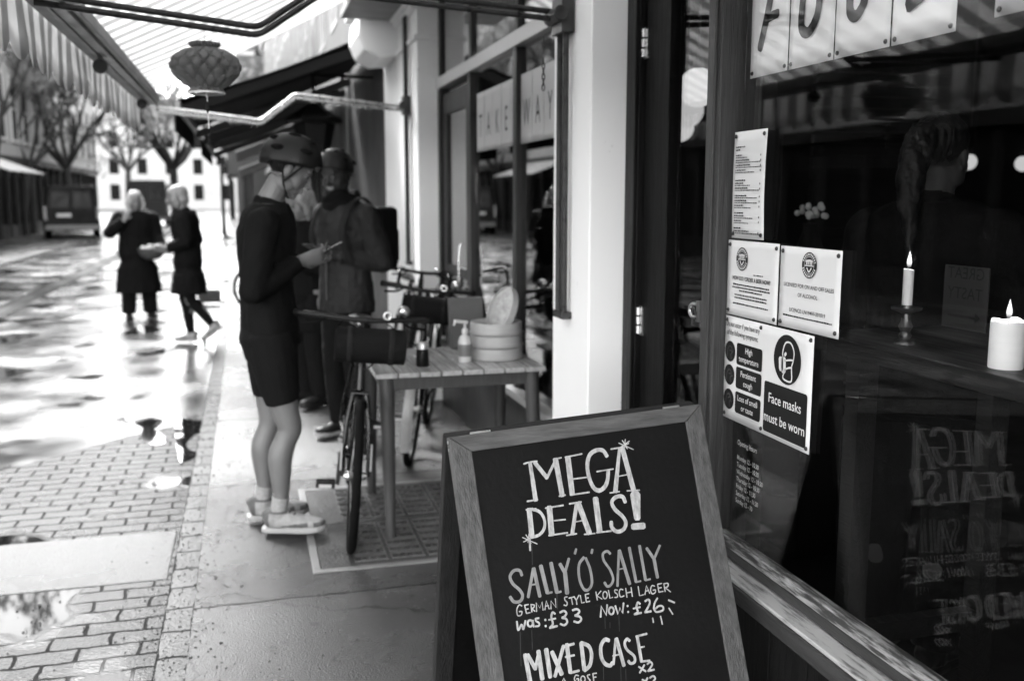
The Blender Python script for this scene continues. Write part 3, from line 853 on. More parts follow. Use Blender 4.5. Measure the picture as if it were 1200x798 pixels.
def dash(mb, y0, y1, z, h, X=TXX):
    """unreadable small print: a run of little strokes the size of the words"""
    y = y0; rr = random.Random(int(y0 * 1e4 + z * 1e5))
    while y > y1 + .002:
        w = rr.uniform(.004, .011); w = min(w, y - y1)
        mb.sheet([(X - .001, y, z), (X - .001, y - w, z), (X - .001, y - w, z + h * rr.uniform(.7, 1)), (X - .001, y, z + h * rr.uniform(.7, 1))]); y -= w + .002
# menu
t = paper_thing('menu_sheet', 'narrow curling white menu sheet of small print, topmost on the glass by the post', 'menu', 2.419, 2.247, 1.449, 1.733, curl=.004)
b = MB(); XM = TXX - .0042
zz = 1.69
for grp in ((1, .09), (1, .045), (0, 0), (2, .06), (2, .13), (2, .14), (2, .10), (0, 0), (0, 0), (1, .10), (2, .08), (2, .13), (0, 0), (2, .12), (2, .12), (2, .09), (0, 0), (1, .09), (2, .10), (2, .08), (0, 0), (1, .07), (2, .15)):
    if grp[0] == 0: zz -= .007; continue
    dash(b, 2.398, 2.398 - grp[1] * .55, zz, .0042, XM)
    if grp[0] == 2:
        dash(b, 2.398, 2.398 - grp[1], zz - .0055, .003, XM); b.sheet([(XM - .001, 2.268, zz - .003), (XM - .001, 2.264, zz - .003), (XM - .001, 2.264, zz + .002), (XM - .001, 2.268, zz + .002)]); zz -= .0055
    zz -= .0075
b.build('print', M['ink'], t)

def roundel(mb, y, z, r, X=TXX):
    def disc(r0, r1, x, n=40):
        vs = []
        for k in range(n):
            a = 2 * math.pi * k / n
            vs += [(x, y - math.cos(a) * r0, z + math.sin(a) * r0), (x, y - math.cos(a) * r1, z + math.sin(a) * r1)]
        return vs, [(2 * k, 2 * k + 1, (2 * k + 3) % (2 * n), (2 * k + 2) % (2 * n)) for k in range(n)]
    mb.cur = 0; mb.add(*disc(.0005, r, X - .0008))
    mb.cur = 1
    mb.add(*disc(r * .64, r * .67, X - .0012))
    for k in range(26):
        if k in (12, 13, 25, 0): continue
        a = 2 * math.pi * k / 26; a2 = a + .13
        mb.sheet([(X - .0012, y - math.cos(q) * rr_, z + math.sin(q) * rr_) for q, rr_ in ((a, r * .74), (a, r * .92), (a2, r * .92), (a2, r * .74))])
    mb.sheet([(X - .0012, y + r * .6, z - r * .07), (X - .0012, y - r * .6, z - r * .07), (X - .0012, y - r * .6, z + r * .0), (X - .0012, y + r * .6, z + r * .0)])
    for dy in (-.36, -.14, .14, .36): ribbon(mb, [(X - .0012, y + r * dy, z + r * .06), (X - .0012, y + r * dy * .8, z + r * .34)], r * .13, NX)
    ribbon(mb, [(X - .0012, y + r * .45, z + r * .3), (X - .0012, y - r * .1, z + r * .36), (X - .0012, y - r * .42, z + r * .30)], r * .17, NX)
    ribbon(mb, [(X - .0012, y + r * .3, z - r * .2), (X - .0012, y, z - r * .5), (X - .0012, y - r * .3, z - r * .2)], r * .12, NX)
    mb.cur = 0
# order notice
t = paper_thing('order_notice', 'white square notice with dark round emblem and small print about ordering a beer', 'notice', 2.434, 2.167, 1.238, 1.443)
b = MB(); roundel(b, 2.353, 1.394, .0315); b.build('emblem', [M['ink'], M['paper']], t)
b = MB(); line(b, 'HOW DO I ORDER A BEER NOW?', .0155, 2.302, 1.336, 'CENTER', .85, bold=.022)
for z, w in ((1.322, .19), (1.314, .20), (1.306, .12), (1.294, .17), (1.286, .17), (1.270, .185)): dash(b, 2.302 + w / 2, 2.302 - w / 2, z, .0045)
dash(b, 2.29, 2.24, 1.354, .003)
b.build('print', M['ink'], t)
# licence
t = paper_thing('licence_notice', 'white licence sheet with dark round emblem centred above typewritten capitals', 'notice', 2.160, 1.900, 1.239, 1.440)
b = MB(); roundel(b, 2.028, 1.399, .0315); b.build('emblem', [M['ink'], M['paper']], t)
b = MB()
line(b, 'LICENSED FOR ON AND OFF SALES', .0135, 2.03, 1.342, 'CENTER'); line(b, 'OF ALCOHOL', .0135, 2.03, 1.320, 'CENTER')
line(b, 'LICENCE: LN19497-201019', .0135, 2.03, 1.281, 'CENTER'); dash(b, 2.135, 1.925, 1.268, .0045)
b.build('print', M['ink'], t)
# mask sign
t = paper_thing('mask_sign', 'large white health sign with black panels asking for face masks, lowest on the glass', 'sign', 2.435, 1.995, .944, 1.233,
                pins=[(2.425, 1.222), (2.24, 1.222), (2.007, 1.222), (2.425, .956), (2.222, .956), (2.007, .956)])
def rbox(mb, ya, yb, za, zb, r=.008, X=TXX):
    p = []
    for cy, cz, a0 in ((yb + r, zb - r, 0), (ya - r, zb - r, 90), (ya - r, za + r, 180), (yb + r, za + r, 270)):
        for k in range(5):
            a = R(a0 + k * 22.5); p.append((X - .0006, cy - r * math.cos(a), cz + r * math.sin(a)))
    mb.sheet(p)
def oval(mb, y, z, r, X=TXX, x_off=.0006): mb.sheet([(X - x_off, y - r * math.cos(2 * math.pi * k / 40), z + r * math.sin(2 * math.pi * k / 40)) for k in range(40)])
zs = (1.135, 1.069, 1.000)
b = MB()
line(b, 'Do not enter if you have any', .0205, 2.428, 1.205, sx=.76); line(b, 'of the following symptoms:', .0205, 2.422, 1.182, sx=.76)
for z in zs: rbox(b, 2.365, 2.228, z - .030, z + .030); oval(b, 2.402, z, .029)
rbox(b, 2.212, 2.010, .955, 1.088)
oval(b, 2.108, 1.158, .063)
b.build('black_panels', M['ink'], t)
b = MB()
XL = TXX - .0008
for z, (l1, l2) in zip(zs, (('High', 'temperature'), ('Persistent', 'cough'), ('Loss of smell', 'or taste'))):
    line(b, l1, .0225, 2.2965, z + .006, 'CENTER', .92, XL); line(b, l2, .0225, 2.2965, z - .019, 'CENTER', .92, XL)
line(b, 'Face masks', .036, 2.111, 1.036, 'CENTER', .95, XL); line(b, 'must be worn', .036, 2.111, .984, 'CENTER', .95, XL)
def fig(pts, w, X=XL): ribbon(b, [(X - .001, 2.108 - p[0] * .063, 1.158 + p[1] * .063) for p in pts], w, NX)
fig([(-.28, .05), (-.3, .3), (-.12, .66), (.25, .7), (.5, .42), (.5, .1), (.38, -.2)], .0045)     # skull outline
fig([(-.42, -.02), (-.38, -.42)], .02); fig([(-.22, .0), (-.2, -.48)], .02)                        # mask
fig([(-.15, -.06), (.18, .02), (.5, .06)], .0045); fig([(-.12, -.42), (.15, -.3), (.4, -.25)], .0045)
fig([(-.15, -.5), (-.2, -.78), (.38, -.8), (.38, -.28)], .0045)
fig([(-.12, .22), (-.1, .2)], .012)
b.build('white_lettering', M['paper'], t)
b = MB()
for z, kind in zip(zs, range(3)):
    for pts in ([(-.5, -.6), (-.45, .1), (-.1, .5), (.3, .4), (.4, 0), (.2, -.3), (.3, -.7)], [(-.1, .1), (.3, .05 + .1 * kind)], [(.45, -.1), (.7, .2 - .2 * kind)]):
        ribbon(b, [(XL - .0004, 2.402 - p[0] * .029, z + p[1] * .029) for p in pts], .0028, NX)
b.build('symptom_icons', M['icongrey'], t)
# opening hours on the glass
b = MB(); y = 2.355
line(b, 'Opening Hours', .0205, y, .880, X=1.2975, sx=.82)
for k, s in enumerate(('Monday 12 - 10:30', 'Tuesday 12 - 10:30', 'Wednesday 12 - 10:30', 'Thursday 12 - 10:30', 'Friday 12 - 11:30', 'Saturday 12 - 11:30', 'Sunday 12 - 10')):
    line(b, s, .0185, y, .838 - k * .0205, X=1.2975, sx=.84)
b.build('opening_hours', M['vinyl'], bar)

# FOOD, one sheet to a letter, hung inside the glass
XF = 1.327
yb = [2.412, 2.220, 2.023, 1.818, 1.620]
strokes = {
 'F': ([[(914, -70), (904, 0), (892, 57)], [(912, -66), (936, -76)], [(902, 21), (913, 16)]], [.03, .026, .024]),
 'O': ([[(963, -12), (959, 18), (949, 38), (941, 34), (941, 14), (946, -24), (953, -58), (962, -64), (965, -44), (963, -12)]], [.027]),
 'O2': ([[(1018, -24), (1014, 3), (1005, 19), (998, 15), (998, -4), (1003, -40), (1011, -72), (1020, -74), (1021, -50), (1018, -24)]], [.027]),
 'D': ([[(1082, -80), (1066, 6)], [(1082, -84), (1100, -62), (1092, -18), (1066, 8)]], [.022, .028]),
}
lab = {'F': 'white window sheet with dark letter F beside the timber post', 'O': 'white window sheet with a dark letter O, next to the F',
       'O2': 'white window sheet with a dark letter O, next to the D', 'D': 'white window sheet with dark letter D, last of the big word'}
for k, key in enumerate(('F', 'O', 'O2', 'D')):
    t = paper_thing('letter_sheet', lab[key], 'sign', yb[k] - .003, yb[k + 1] + .003, 1.874, 2.29, X=XF, curl=0.0, m=M['whitesheet'], group='letter sheets hung across the bar window')
    b = MB()
    for pts, w in zip(*strokes[key]): ribbon(b, [Vector((XF - .0032, *atX(u, v, XF)[1:])) for u, v in pts], w, NX)
    b.build('letter', M['greyink'], t)
y0, y1 = atX(1166, 20, XF).y, 1.1
t = paper_thing('window_sheet', 'plain white sheet hung at the upper right corner of the bar window', 'sign', y0, y1, atX(1166, 21, XF).z, 2.4, X=XF)

# ------------------------------------------------------------------ second shop front
S2 = 1.42
sh = thing('cafe_front', 'grey framed shop front with tall panes and pale transom behind the table', 'shop', (S2, 5.6, 0))
b = MB(); b.box((S2, 3.94, 0), (S2 + .12, 7.25, .47)); b.build('stall_riser', M['shopdark'], sh)
b = MB(); b.box((S2 - .05, 3.94, .47), (S2 + .1, 6.3, .51)); b.build('sill', M['rail'], sh, bevel=.004)
b = MB(); b.box((S2 - .02, 3.94, 2.345), (S2 + .08, 7.25, 2.425)); b.build('transom_rail', M['rail'], sh, bevel=.006)
for y, w in ((4.0, .08), (5.1, .07), (6.2, .075), (7.21, .08)):
    b = MB(); b.box((S2 - .01, y - w / 2, .512), (S2 + .07, y + w / 2, 2.344)); b.box((S2, y - w / 2, 2.426), (S2 + .07, y + w / 2, 3.15)); b.build('mullion', M['shopgrey'], sh, bevel=.004)
b = MB(); b.box((S2 + .02, 4.04, .512), (S2 + .026, 5.065, 2.344)); b.box((S2 + .02, 5.135, .512), (S2 + .026, 6.16, 2.344))
b.box((S2 + .02, 4.04, 2.426), (S2 + .026, 5.065, 3.15)); b.box((S2 + .02, 5.135, 2.426), (S2 + .026, 6.16, 3.15)); b.box((S2 + .02, 6.24, 2.426), (S2 + .026, 7.17, 3.15))
b.build('shop_glass', M['glass2'], sh)
d = MB(); d.box((S2 + .01, 6.26, .02), (S2 + .05, 6.38, 2.3)); d.box((S2 + .01, 7.02, .02), (S2 + .05, 7.15, 2.3)); d.box((S2 + .01, 6.38, 2.15), (S2 + .05, 7.02, 2.3)); d.box((S2 + .01, 6.38, .02), (S2 + .05, 7.02, .35)); d.box((S2 + .01, 6.38, 1.0), (S2 + .05, 7.02, 1.07))
door2 = d.build('door', M['shopgrey'], sh, bevel=.004)
b = MB(); b.box((S2 + .028, 6.38, .35), (S2 + .034, 7.02, 1.0)); b.box((S2 + .028, 6.38, 1.07), (S2 + .034, 7.02, 2.15)); b.build('door_glass', M['glass2'], door2)
b = MB(); b.tube(catmull([(S2, 6.33, .95), (S2 - .05, 6.33, .98), (S2 - .05, 6.33, 1.22), (S2, 6.33, 1.25)], 5), .01, 8); b.build('handle', M['steel'], door2, smooth=40)
b = MB(); b.box((S2 - .01, 3.94, 3.15), (S2 + .2, 7.25, 5.2)); b.build('upper_wall', M['stucco2'], sh)
b = MB(); b.box((.80, 6.3, 2.98), (1.42, 8.15, 3.04)); b.box((.86, 6.3, 3.04), (1.42, 8.15, 3.22)); b.box((.8, 3.95, 3.3), (1.41, 8.15, 3.4)); b.build('cornice', M['greytrim'], sh, bevel=.008)
# letter sheets in that window
word = 'TAKEAWAY'
ord_ = dict(zip(range(8), ('letter T, first of the row', 'letter A between T and K', 'letter K', 'letter E', 'letter A between E and W', 'letter W', 'letter A between W and Y', 'letter Y, last of the row')))
for k, ch in enumerate(word):
    ya = 6.08 - k * .205
    t = paper_thing('letter_sheet', 'white sheet in the cafe window with dark ' + ord_[k], 'sign', ya, ya - .2, 1.84, 2.2, X=S2 + .018, m=M['dimsheet'], group='letter sheets across the cafe window', pins=[])
    b = MB(); text_mb(b, ch, .20, (S2 + .0165, ya - .1, 1.93), EX, EZ, NX, 'CENTER', .62); b.build('letter', M['greyink'], t)

# ------------------------------------------------------------------ white pilasters between the shops
t = thing('white_pilaster', 'tall white pilaster with moulded cap at the near side of the cafe door', 'pillar', (1.3, 7.7, 0))
b = MB(); b.box((1.26, 7.25, 0), (1.7, 8.13, 2.92)); b.box((1.235, 7.23, 0), (1.7, 8.14, .25)); b.build('shaft', M['white'], t, bevel=.008)
b = MB(); b.box((1.22, 7.23, 2.92), (1.7, 8.14, 2.96)); b.box((1.19, 7.2, 2.962), (1.7, 8.16, 3.0)); b.box((1.235, 7.24, 2.70), (1.7, 8.135, 2.74)); b.build('cap', M['white'], t, bevel=.01)
t = thing('corbel_pilaster', 'slimmer white pilaster carrying a rounded corbel, beyond the first', 'pillar', (1.3, 8.6, 0))
b = MB(); b.box((1.275, 8.2, 0), (1.7, 9.15, 2.85)); b.build('shaft', M['white'], t, bevel=.03)
b = MB(); pr = [(1.3, 2.72), (1.12, 2.70), (1.0, 2.76), (.95, 2.88), (.96, 3.02), (.98, 3.10), (1.3, 3.10)]
b.prism([(x, 8.25, z) for x, z in pr], (0, .75, 0)); b.build('corbel', M['white'], t, bevel=.02)
b = MB(); b.box((.93, 8.2, 3.102), (1.6, 9.1, 3.5)); b.build('entablature', M['white'], t, bevel=.01)
b = MB(); b.box((1.27, 8.16, 3.51), (1.9, 9.2, 6)); b.build('upper_wall', M['stucco'], t)

# ------------------------------------------------------------------ third shop with black awnings
t3 = thing('grey_shop', 'dark shop with plain grey wall panel under the black awnings', 'shop', (1.4, 11.5, 0))
b = MB(); b.box((1.37, 9.16, 0), (1.6, 12.9, 3.2)); b.build('wall_panel', M['greypanel'], t3)
b = MB(); b.box((1.33, 12.9, 0), (1.6, 13.15, 3.2)); b.build('trim_post', M['greytrim'], t3)
b = MB(); b.box((1.40, 13.15, 0), (1.8, 17.9, 3.2)); b.build('shop_window', M['shopdark'], t3)
b = MB(); b.box((1.36, 9.21, 3.2), (5, 18, 9.0)); b.build('upper_wall', M['terrace'], t3)
for y in (10.4, 12.6, 14.8, 17.0):
    for z in (4.0, 6.6):
        w = MB(); w.box((1.35, y - .55, z), (1.362, y + .55, z + .08)); w.box((1.35, y - .55, z + 1.75), (1.362, y + .55, z + 1.83)); w.box((1.35, y - .55, z + .08), (1.362, y - .47, z + 1.75)); w.box((1.35, y + .47, z + .08), (1.362, y + .55, z + 1.75)); w.box((1.351, y - .47, z + .9), (1.36, y + .47, z + .95))
        f = w.build('window', M['greytrim'], t3)
        w = MB(); w.box((1.354, y - .47, z + .08), (1.358, y + .47, z + .9)); w.box((1.354, y - .47, z + .95), (1.358, y + .47, z + 1.75)); w.build('pane', M['window'], f)

def awning_plain(y0, y1, zw, zf, xf, label, light_arm=True):
    t = thing('black_awning', label, 'awning', (1.3, (y0 + y1) / 2, zw))
    b = MB(); n = 12
    vs = []; 
    for i in range(n + 1):
        a = i / n
        for y in (y0, y1): vs.append((1.34 + (xf - 1.34) * a, y, zw + (zf - zw) * a - .05 * math.sin(math.pi * a)))
    b.add(vs, [(2 * i, 2 * i + 1, 2 * i + 3, 2 * i + 2) for i in range(n)])
    c = b.build('canopy', M['fabricdark'], t, smooth=30); c.modifiers.new('thick', 'SOLIDIFY').thickness = .012
    b = MB(); b.sheet([(xf - .02, y0, zf), (xf - .02, y1, zf), (xf - .02, y1, zf - .26), (xf - .02, y0, zf - .26)])
    c = b.build('valance', M['fabricdark'], t); c.modifiers.new('thick', 'SOLIDIFY').thickness = .01
    b = MB(); b.bar((xf, y0, zf - .03), (xf, y1, zf - .03), .05, .07); b.build('front_rail', M['greytrim'], t)
    for y in (y0 + .06, y1 - .06):
        b = MB(); b.bar((1.34, y, zw - .12), (xf, y, zf - .09), .06, .09); b.build('arm', M['greytrim'] if y > (y0 + y1) / 2 else M['fabricdark'], t)
    return t
awning_plain(9.25, 12.7, 3.12, 2.40, -.55, 'nearest black cloth awning sloping out over the pavement beyond the white pilasters')
awning_plain(13.2, 17.6, 3.05, 2.35, -.5, 'second black cloth awning behind the nearest one, over the dark shop')
# black lantern on a bracket
c = atY(368, 140, 10.6)
t = thing('wall_lantern', 'black pyramid topped lantern hanging above the cyclists', 'lantern', (c.x, c.y, 2.9))
b = MB(); b.lathe([(.02, .22), (.05, .16), (.28, .02), (.30, -.02), (.27, -.04), (.03, -.05)], c, 6); b.build('hood', M['lanternblack'], t)
b = MB(); b.lathe([(.22, -.05), (.15, -.36), (.02, -.38)], c, 6); b.build('lamp_case', M['lanternblack'], t)
b = MB(); b.tube([c + Vector((0, 0, .2)), c + Vector((0, 0, .62))], .015, 8); b.tube([c + Vector((0, 0, .45)), (1.37, c.y, c.z + .45)], .018, 8); b.build('bracket', M['lanternblack'], t)

# ------------------------------------------------------------------ terraces
def house(x, sgn, y0, y1, h, label, wallm, shopm, floors=2, seed=0, awn=None, name='terraced_house'):
    """terraced shop house whose front is the plane x, facing sgn*X"""
    rr = random.Random(seed)
    t = thing(name, label, 'building', (x, (y0 + y1) / 2, 0))
    d = -sgn
    b = MB(); b.box((x, y0, 3.1), (x + d * 9, y1, h)); b.box((x + d * .6, y0, 0), (x + d * 9, y1, 3.1)); b.build('wall', wallm, t)
    b = MB(); b.box((x + sgn * .18, y0, h), (x + d * 1.0, y1, h + .22)); b.build('cornice', M['rail'], t)
    b = MB(); b.box((x + sgn * .12, y0 + .05, 2.85), (x + d * .05, y1 - .05, 3.098)); b.build('fascia', shopm, t)
    b = MB(); b.prism([(x + d * .3, y0, h + .225), (x + d * 9, y0, h + .225), (x + d * 4.6, y0, h + 2.6)], (0, y1 - y0, 0)); rf = b.build('roof', M['roof'], t)
    b = MB(); yc = y0 + .9; b.box((x + d * 3.4, yc - .5, h + 1.0), (x + d * 4.4, yc + .5, h + 3.6)); b.build('chimney', M['brickwall'], rf)
    s = MB(); s.box((x + d * .2, y0 + .2, .0), (x + d * .3, y1 - .2, 2.84)); 
    for k in range(5): yy = y0 + .2 + (y1 - y0 - .4) * k / 4; s.box((x + d * .02, yy - .06, 0), (x + d * .199, yy + .06, 2.84))
    s.box((x + d * .05, y0 + .27, 0), (x + d * .198, y0 + 3, .5))
    s.build('shop_front', shopm, t)
    b = MB(); b.box((x + d * .16, y0 + .27, .52), (x + d * .198, y1 - .27, 2.3)); b.build('shop_window', M['window'], t)
    n = 3 if y1 - y0 > 5 else 2
    fh = (h - 3.3) / floors
    for f in range(floors):
        for k in range(n):
            yc = y0 + (y1 - y0) * (k + .5) / n; z0 = 3.3 + fh * f + .45; wh = fh - .85
            w = MB(); q = sgn * (.05 if sgn > 0 else .014)
            w.box((x, yc - .55, z0 - .1), (x + q * 1.8, yc + .55, z0)); w.box((x, yc - .5, z0 + wh), (x + q, yc + .5, z0 + wh + .12))
            w.box((x, yc - .5, z0 + .001), (x + q, yc - .43, z0 + wh)); w.box((x, yc + .43, z0 + .001), (x + q, yc + .5, z0 + wh)); w.box((x, yc - .43, z0 + wh * .5), (x + q * .7, yc + .43, z0 + wh * .5 + .05))
            fr = w.build('window', M['greytrim'] if sgn < 0 else M['rail'], t)
            w = MB(); w.box((x, yc - .43, z0 + .001), (x + q * .3, yc + .43, z0 + wh * .499)); w.box((x, yc - .43, z0 + wh * .5 + .051), (x + q * .3, yc + .43, z0 + wh)); w.build('pane', M['window'], fr)
    if awn:
        b = MB(); xa = x + sgn * awn
        b.hexa([(x, y0 + .3, 2.95), (xa, y0 + .3, 2.35), (xa, y1 - .3, 2.35), (x, y1 - .3, 2.95), (x, y0 + .3, 3.0), (xa, y0 + .3, 2.4), (xa, y1 - .3, 2.4), (x, y1 - .3, 3.0)])
        b.build('awning', M['stucco2'], t)
    return t
lw = [M['stucco2'], M['brickwall'], M['stucco2'], M['brickwall'], M['palewall'], M['palewall'], M['stucco'], M['palewall'], M['palewall'], M['palewall']]
ordin = ['first', 'second', 'third', 'fourth', 'fifth', 'sixth', 'seventh', 'eighth', 'ninth', 'tenth']
side = {0: 'grey', 1: 'dark brick', 2: 'grey', 3: 'dark brick', 4: 'pale', 5: 'pale', 6: 'grey', 7: 'pale', 8: 'pale', 9: 'pale'}
for k in range(10):
    y0 = 2 + 6.2 * k
    house(-8.6, 1, y0, y0 + 6.16, 9.0 + (k * 37 % 5) * .35, '%s shop house, %s in the row across the street' % (side[k], ordin[k]), lw[k], M['shopdark'], 2, k, 1.6 if k in (5,) else None)
rw = [M['terrace']] * 7
for k in range(7):
    y0 = 18.1 + 6.0 * k
    house(1.36, -1, y0, y0 + 5.95, 9.2 + (k * 29 % 4) * .4, '%s pale terraced house beyond the black awnings on the pavement side' % ordin[k], rw[k], M['shopdark'], 2, 50 + k, 1.5 if k in (0, 2, 3) else None)
house(-.1, -1, 62, 71, 10.0, 'distant terraced house where the right hand row steps out into the street', M['terrace'], M['shopdark'], 2, 71)
house(-1.1, -1, 72, 84, 10.6, 'farthest terraced house of the right hand row, stepped out beyond the others', M['terrace'], M['shopdark'], 2, 72)
# end of the street
t = thing('end_building', 'wide pale building closing the far end of the street', 'building', (-6, 130, 0))
b = MB(); b.box((-34, 130, 0), (20, 138, 11)); b.build('wall', M['stucco'], t)
b = MB(); b.prism([(-34, 129.8, 11.01), (-34, 138.2, 11.01), (-34, 134, 14)], (54, 0, 0)); b.build('roof', M['roof'], t)
for i in range(16):
    for z in (1.2, 4.4, 7.6):
        b = MB(); x = -32 + i * 3.3; b.box((x - .55, 129.93, z), (x + .55, 129.99, z + 1.9)); b.build('window', M['window'], t)
# ------------------------------------------------------------------ striped awnings overhead
px_near = [(663, 24), (380, -9), (303, 42), (40, 3)]
px_far = [(475, 130), (346, 115), (306, 146), (183, 130)]
def striped(y0, y1, label, arms, guides):
    t = thing('striped_awning', label, 'awning', (.3, (y0 + y1) / 2, 2.2))
    xb, zb, xw, zw = -.66, 2.315, 1.25, 3.30
    b = MB(); n, m = 14, int((y1 - y0) / .2)
    vs, fs = [], []
    for i in range(n + 1):
        a = i / n
        for j in range(m + 1):
            y = y0 + (y1 - y0) * j / m
            vs.append((xb + (xw - xb) * a, y, zb + (zw - zb) * a - .035 * math.sin(math.pi * a) * (1 + .3 * math.sin(y * 2.1))))
    for i in range(n):
        for j in range(m):
            k = i * (m + 1) + j; fs.append((k, k + 1, k + m + 2, k + m + 1))
    b.add(vs, fs)
    c = b.build('canopy', M['awn'], t, smooth=30); c.modifiers.new('thick', 'SOLIDIFY').thickness = .002
    b = MB(); q = int((y1 - y0) / .02); vs, fs = [], []
    for j in range(q + 1):
        y = y0 + (y1 - y0) * j / q; ph = y / .2
        tip = 2.02 + .055 * (1 - abs(math.sin(math.pi * ph)) ** .8)
        wv = .012 * math.sin(y * 5.3) + .006 * math.sin(y * 17)
        for k in range(4):
            a = k / 3; vs.append((-.725 + wv * a, y, 2.31 + (tip - 2.31) * a))
    for j in range(q):
        for k in range(3):
            o = j * 4 + k; fs.append((o, o + 4, o + 5, o + 1))
    b.add(vs, fs)
    c = b.build('valance', M['valance'], t, smooth=30); c.modifiers.new('thick', 'SOLIDIFY').thickness = .002
    b = MB(); b.box((-.71, y0 + .02, 2.232), (-.60, y1 - .02, 2.305)); b.box((-.665, y0 + .02, 2.224), (-.645, y1 - .02, 2.232)); b.box((-.60, y0 + .02, 2.25), (-.575, y1 - .02, 2.305))
    b.build('front_beam', M['greytrim'], t, bevel=.006)
    b = MB(); b.tube([(1.2, y0, 3.27), (1.2, y1, 3.27)], .05, 12); b.build('roller', M['greytrim'], t, smooth=50)
    for ya, mm, drops in arms:
        b = MB()
        for dz, dy in ((0, 0), (.030, .012)):
            k_ = Vector((0, dy, dz)); q_ = [atY(u, v, ya) for u, v in (px_near if not drops else px_far)]; q_[0] = Vector((1.21, ya, q_[0].z)); p = [a_ + k_ for a_ in q_]
            pp = [Vector(x) for x in p]
            sm = [pp[0]]
            for i in range(1, len(pp) - 1):
                a0 = pp[i] + (pp[i - 1] - pp[i]).normalized() * .03; a1 = pp[i] + (pp[i + 1] - pp[i]).normalized() * .03
                for k in range(5):
                    s_ = k / 4; sm.append(a0.lerp(pp[i], s_).lerp(pp[i].lerp(a1, s_), s_))
            sm.append(pp[-1])
            b.tube(sm, .0115, 10)
        arm = b.build('arm', mm, t, smooth=50)
        if drops:
            b = MB(); rr = random.Random(3)
            for k in range(54):
                a_, c_ = (q_[0], q_[1]) if k % 2 else (q_[2], q_[3])
                p_ = a_.lerp(c_, rr.random()); b.ball(p_ + Vector((0, 0, -.018)), (.006, .006, rr.uniform(.007, .013)), 8, 6)
            b.build('raindrops', M['drop'], arm, smooth=60)
    for yg, z0 in guides:
        b = MB(); 
        for dy in (0, .075): b.tube([(1.232, yg + dy, z0), (1.232, yg + dy, 3.2)], .0125, 10)
        b.build('guide_rod', M['rod'], t, smooth=50)
        b = MB(); b.box((1.215, yg - .02, z0 - .03), (1.26, yg + .095, z0)); b.build('rod_stop', M['darksteel'], t, bevel=.004); b = MB(); b.box((1.205, yg - .03, 2.19), (1.258, yg + .10, 2.33)); b.tube([(1.2, yg - .04, 2.26), (1.2, yg + .11, 2.26)], .03, 12)
        b.build('slide_bracket', M['darksteel'], t, bevel=.004)
    return t
FARY = atX(475, 130, 1.22).y
aw = striped(2.86, FARY + .2, 'striped cloth awning with scalloped edge hanging over the table and cyclists', [(3.74, M['rod'], False), (FARY, M['steel'], True)], [(3.70, 1.10), (FARY, 1.06)])  # far arm's wet backlit shine put into its paler steel material
striped(-4.4, 2.70, 'nearer striped awning above the bar window, its scalloped corner at top left', [], [])  # seen corner is real; unseen length behind the camera added to shade the pilaster
# little chain at the bracket
b = MB(); z = 2.19
for k in range(10):
    c = Vector((1.19, 3.86, z - k * .021)); ax = Vector((1, 0, 0)) if k % 2 else Vector((0, 1, 0))
    b.tube([c + ax * .006 * math.cos(a) + Vector((0, 0, .014 * math.sin(a))) for a in [2 * math.pi * q / 12 for q in range(12)]], .0022, 6, closed=True)
b.build('chain', M['darksteel'], aw, smooth=50)
b = MB()
for y in (5.2, 7.2): b.lathe([(.035, -.012), (.035, .012), (.02, .014)], (-.655, y, 2.188), 16, axis=(0, 1, 0))
b.build('pulley', M['darksteel'], aw, smooth=40)

# honeycomb lantern
c = atY(241, 78, 3.74)
t = thing('paper_lantern', 'dark honeycomb paper lantern with pale rim hanging from the awning arm', 'lantern', (c.x, c.y, 2.14))
prof = [(.004, .082), (.052, .086), (.055, .074), (.046, .066), (.075, .058), (.105, .040), (.122, .018), (.126, -.004), (.118, -.028), (.098, -.052), (.074, -.072), (.058, -.082), (.061, -.094), (.004, -.092)]
pz = [Vector((r, 0, z)) for r, z in prof]; pz = catmull(pz, 5)
b = MB(); n = 112; vs, fs = [], []
for i, p in enumerate(pz):
    for k in range(n):
        a = 2 * math.pi * k / n
        s_ = (p.z + .09) / .18 * 6 * math.pi
        cell = math.sqrt(abs(math.sin(7 * a + s_ * .5)) * abs(math.sin(7 * a - s_ * .5)))
        r = p.x * (1.05 - .26 * (1 - cell) ** 2 * (1 if .03 < p.x else 0))
        vs.append(c + Vector((r * math.cos(a), r * math.sin(a), p.z)) * .95)
for i in range(len(pz) - 1):
    for k in range(n):
        l = (k + 1) % n; fs.append((i * n + k, i * n + l, (i + 1) * n + l, (i + 1) * n + k))
b.add(vs, fs); b.build('shade', M['lanternpaper'], t, smooth=25)
b = MB(); b.tube([c + Vector((.061 * math.cos(a), .061 * math.sin(a), -.094)) for a in [2 * math.pi * k / 40 for k in range(40)]], .0045, 6, closed=True); b.build('rim', M['lanternrim'], t, smooth=60)  # rim light put into the ring's pale colour
b = MB(); b.tube([c + Vector((0, 0, .08)), (c.x, c.y, 2.158)], .0016, 6); b.tube([c + Vector((0, 0, -.09)), c + Vector((.002, 0, -.22))], .0016, 6)
b.ball(c + Vector((0, 0, -.10)), (.006, .006, .012), 8, 6); b.build('cord', M['lanternrim'], t)
b = MB(); b.lathe([(.001, .022), (.008, .006), (.007, -.008), (.001, -.022)], c + Vector((0, 0, -.145)), 10)
for k in range(9): a = k * .7; b.tube([c + Vector((.002, 0, -.215)), c + Vector((.004 * math.cos(a), .004 * math.sin(a), -.27))], .0008, 4)
b.build('tassel', M['ink'], t, smooth=50)

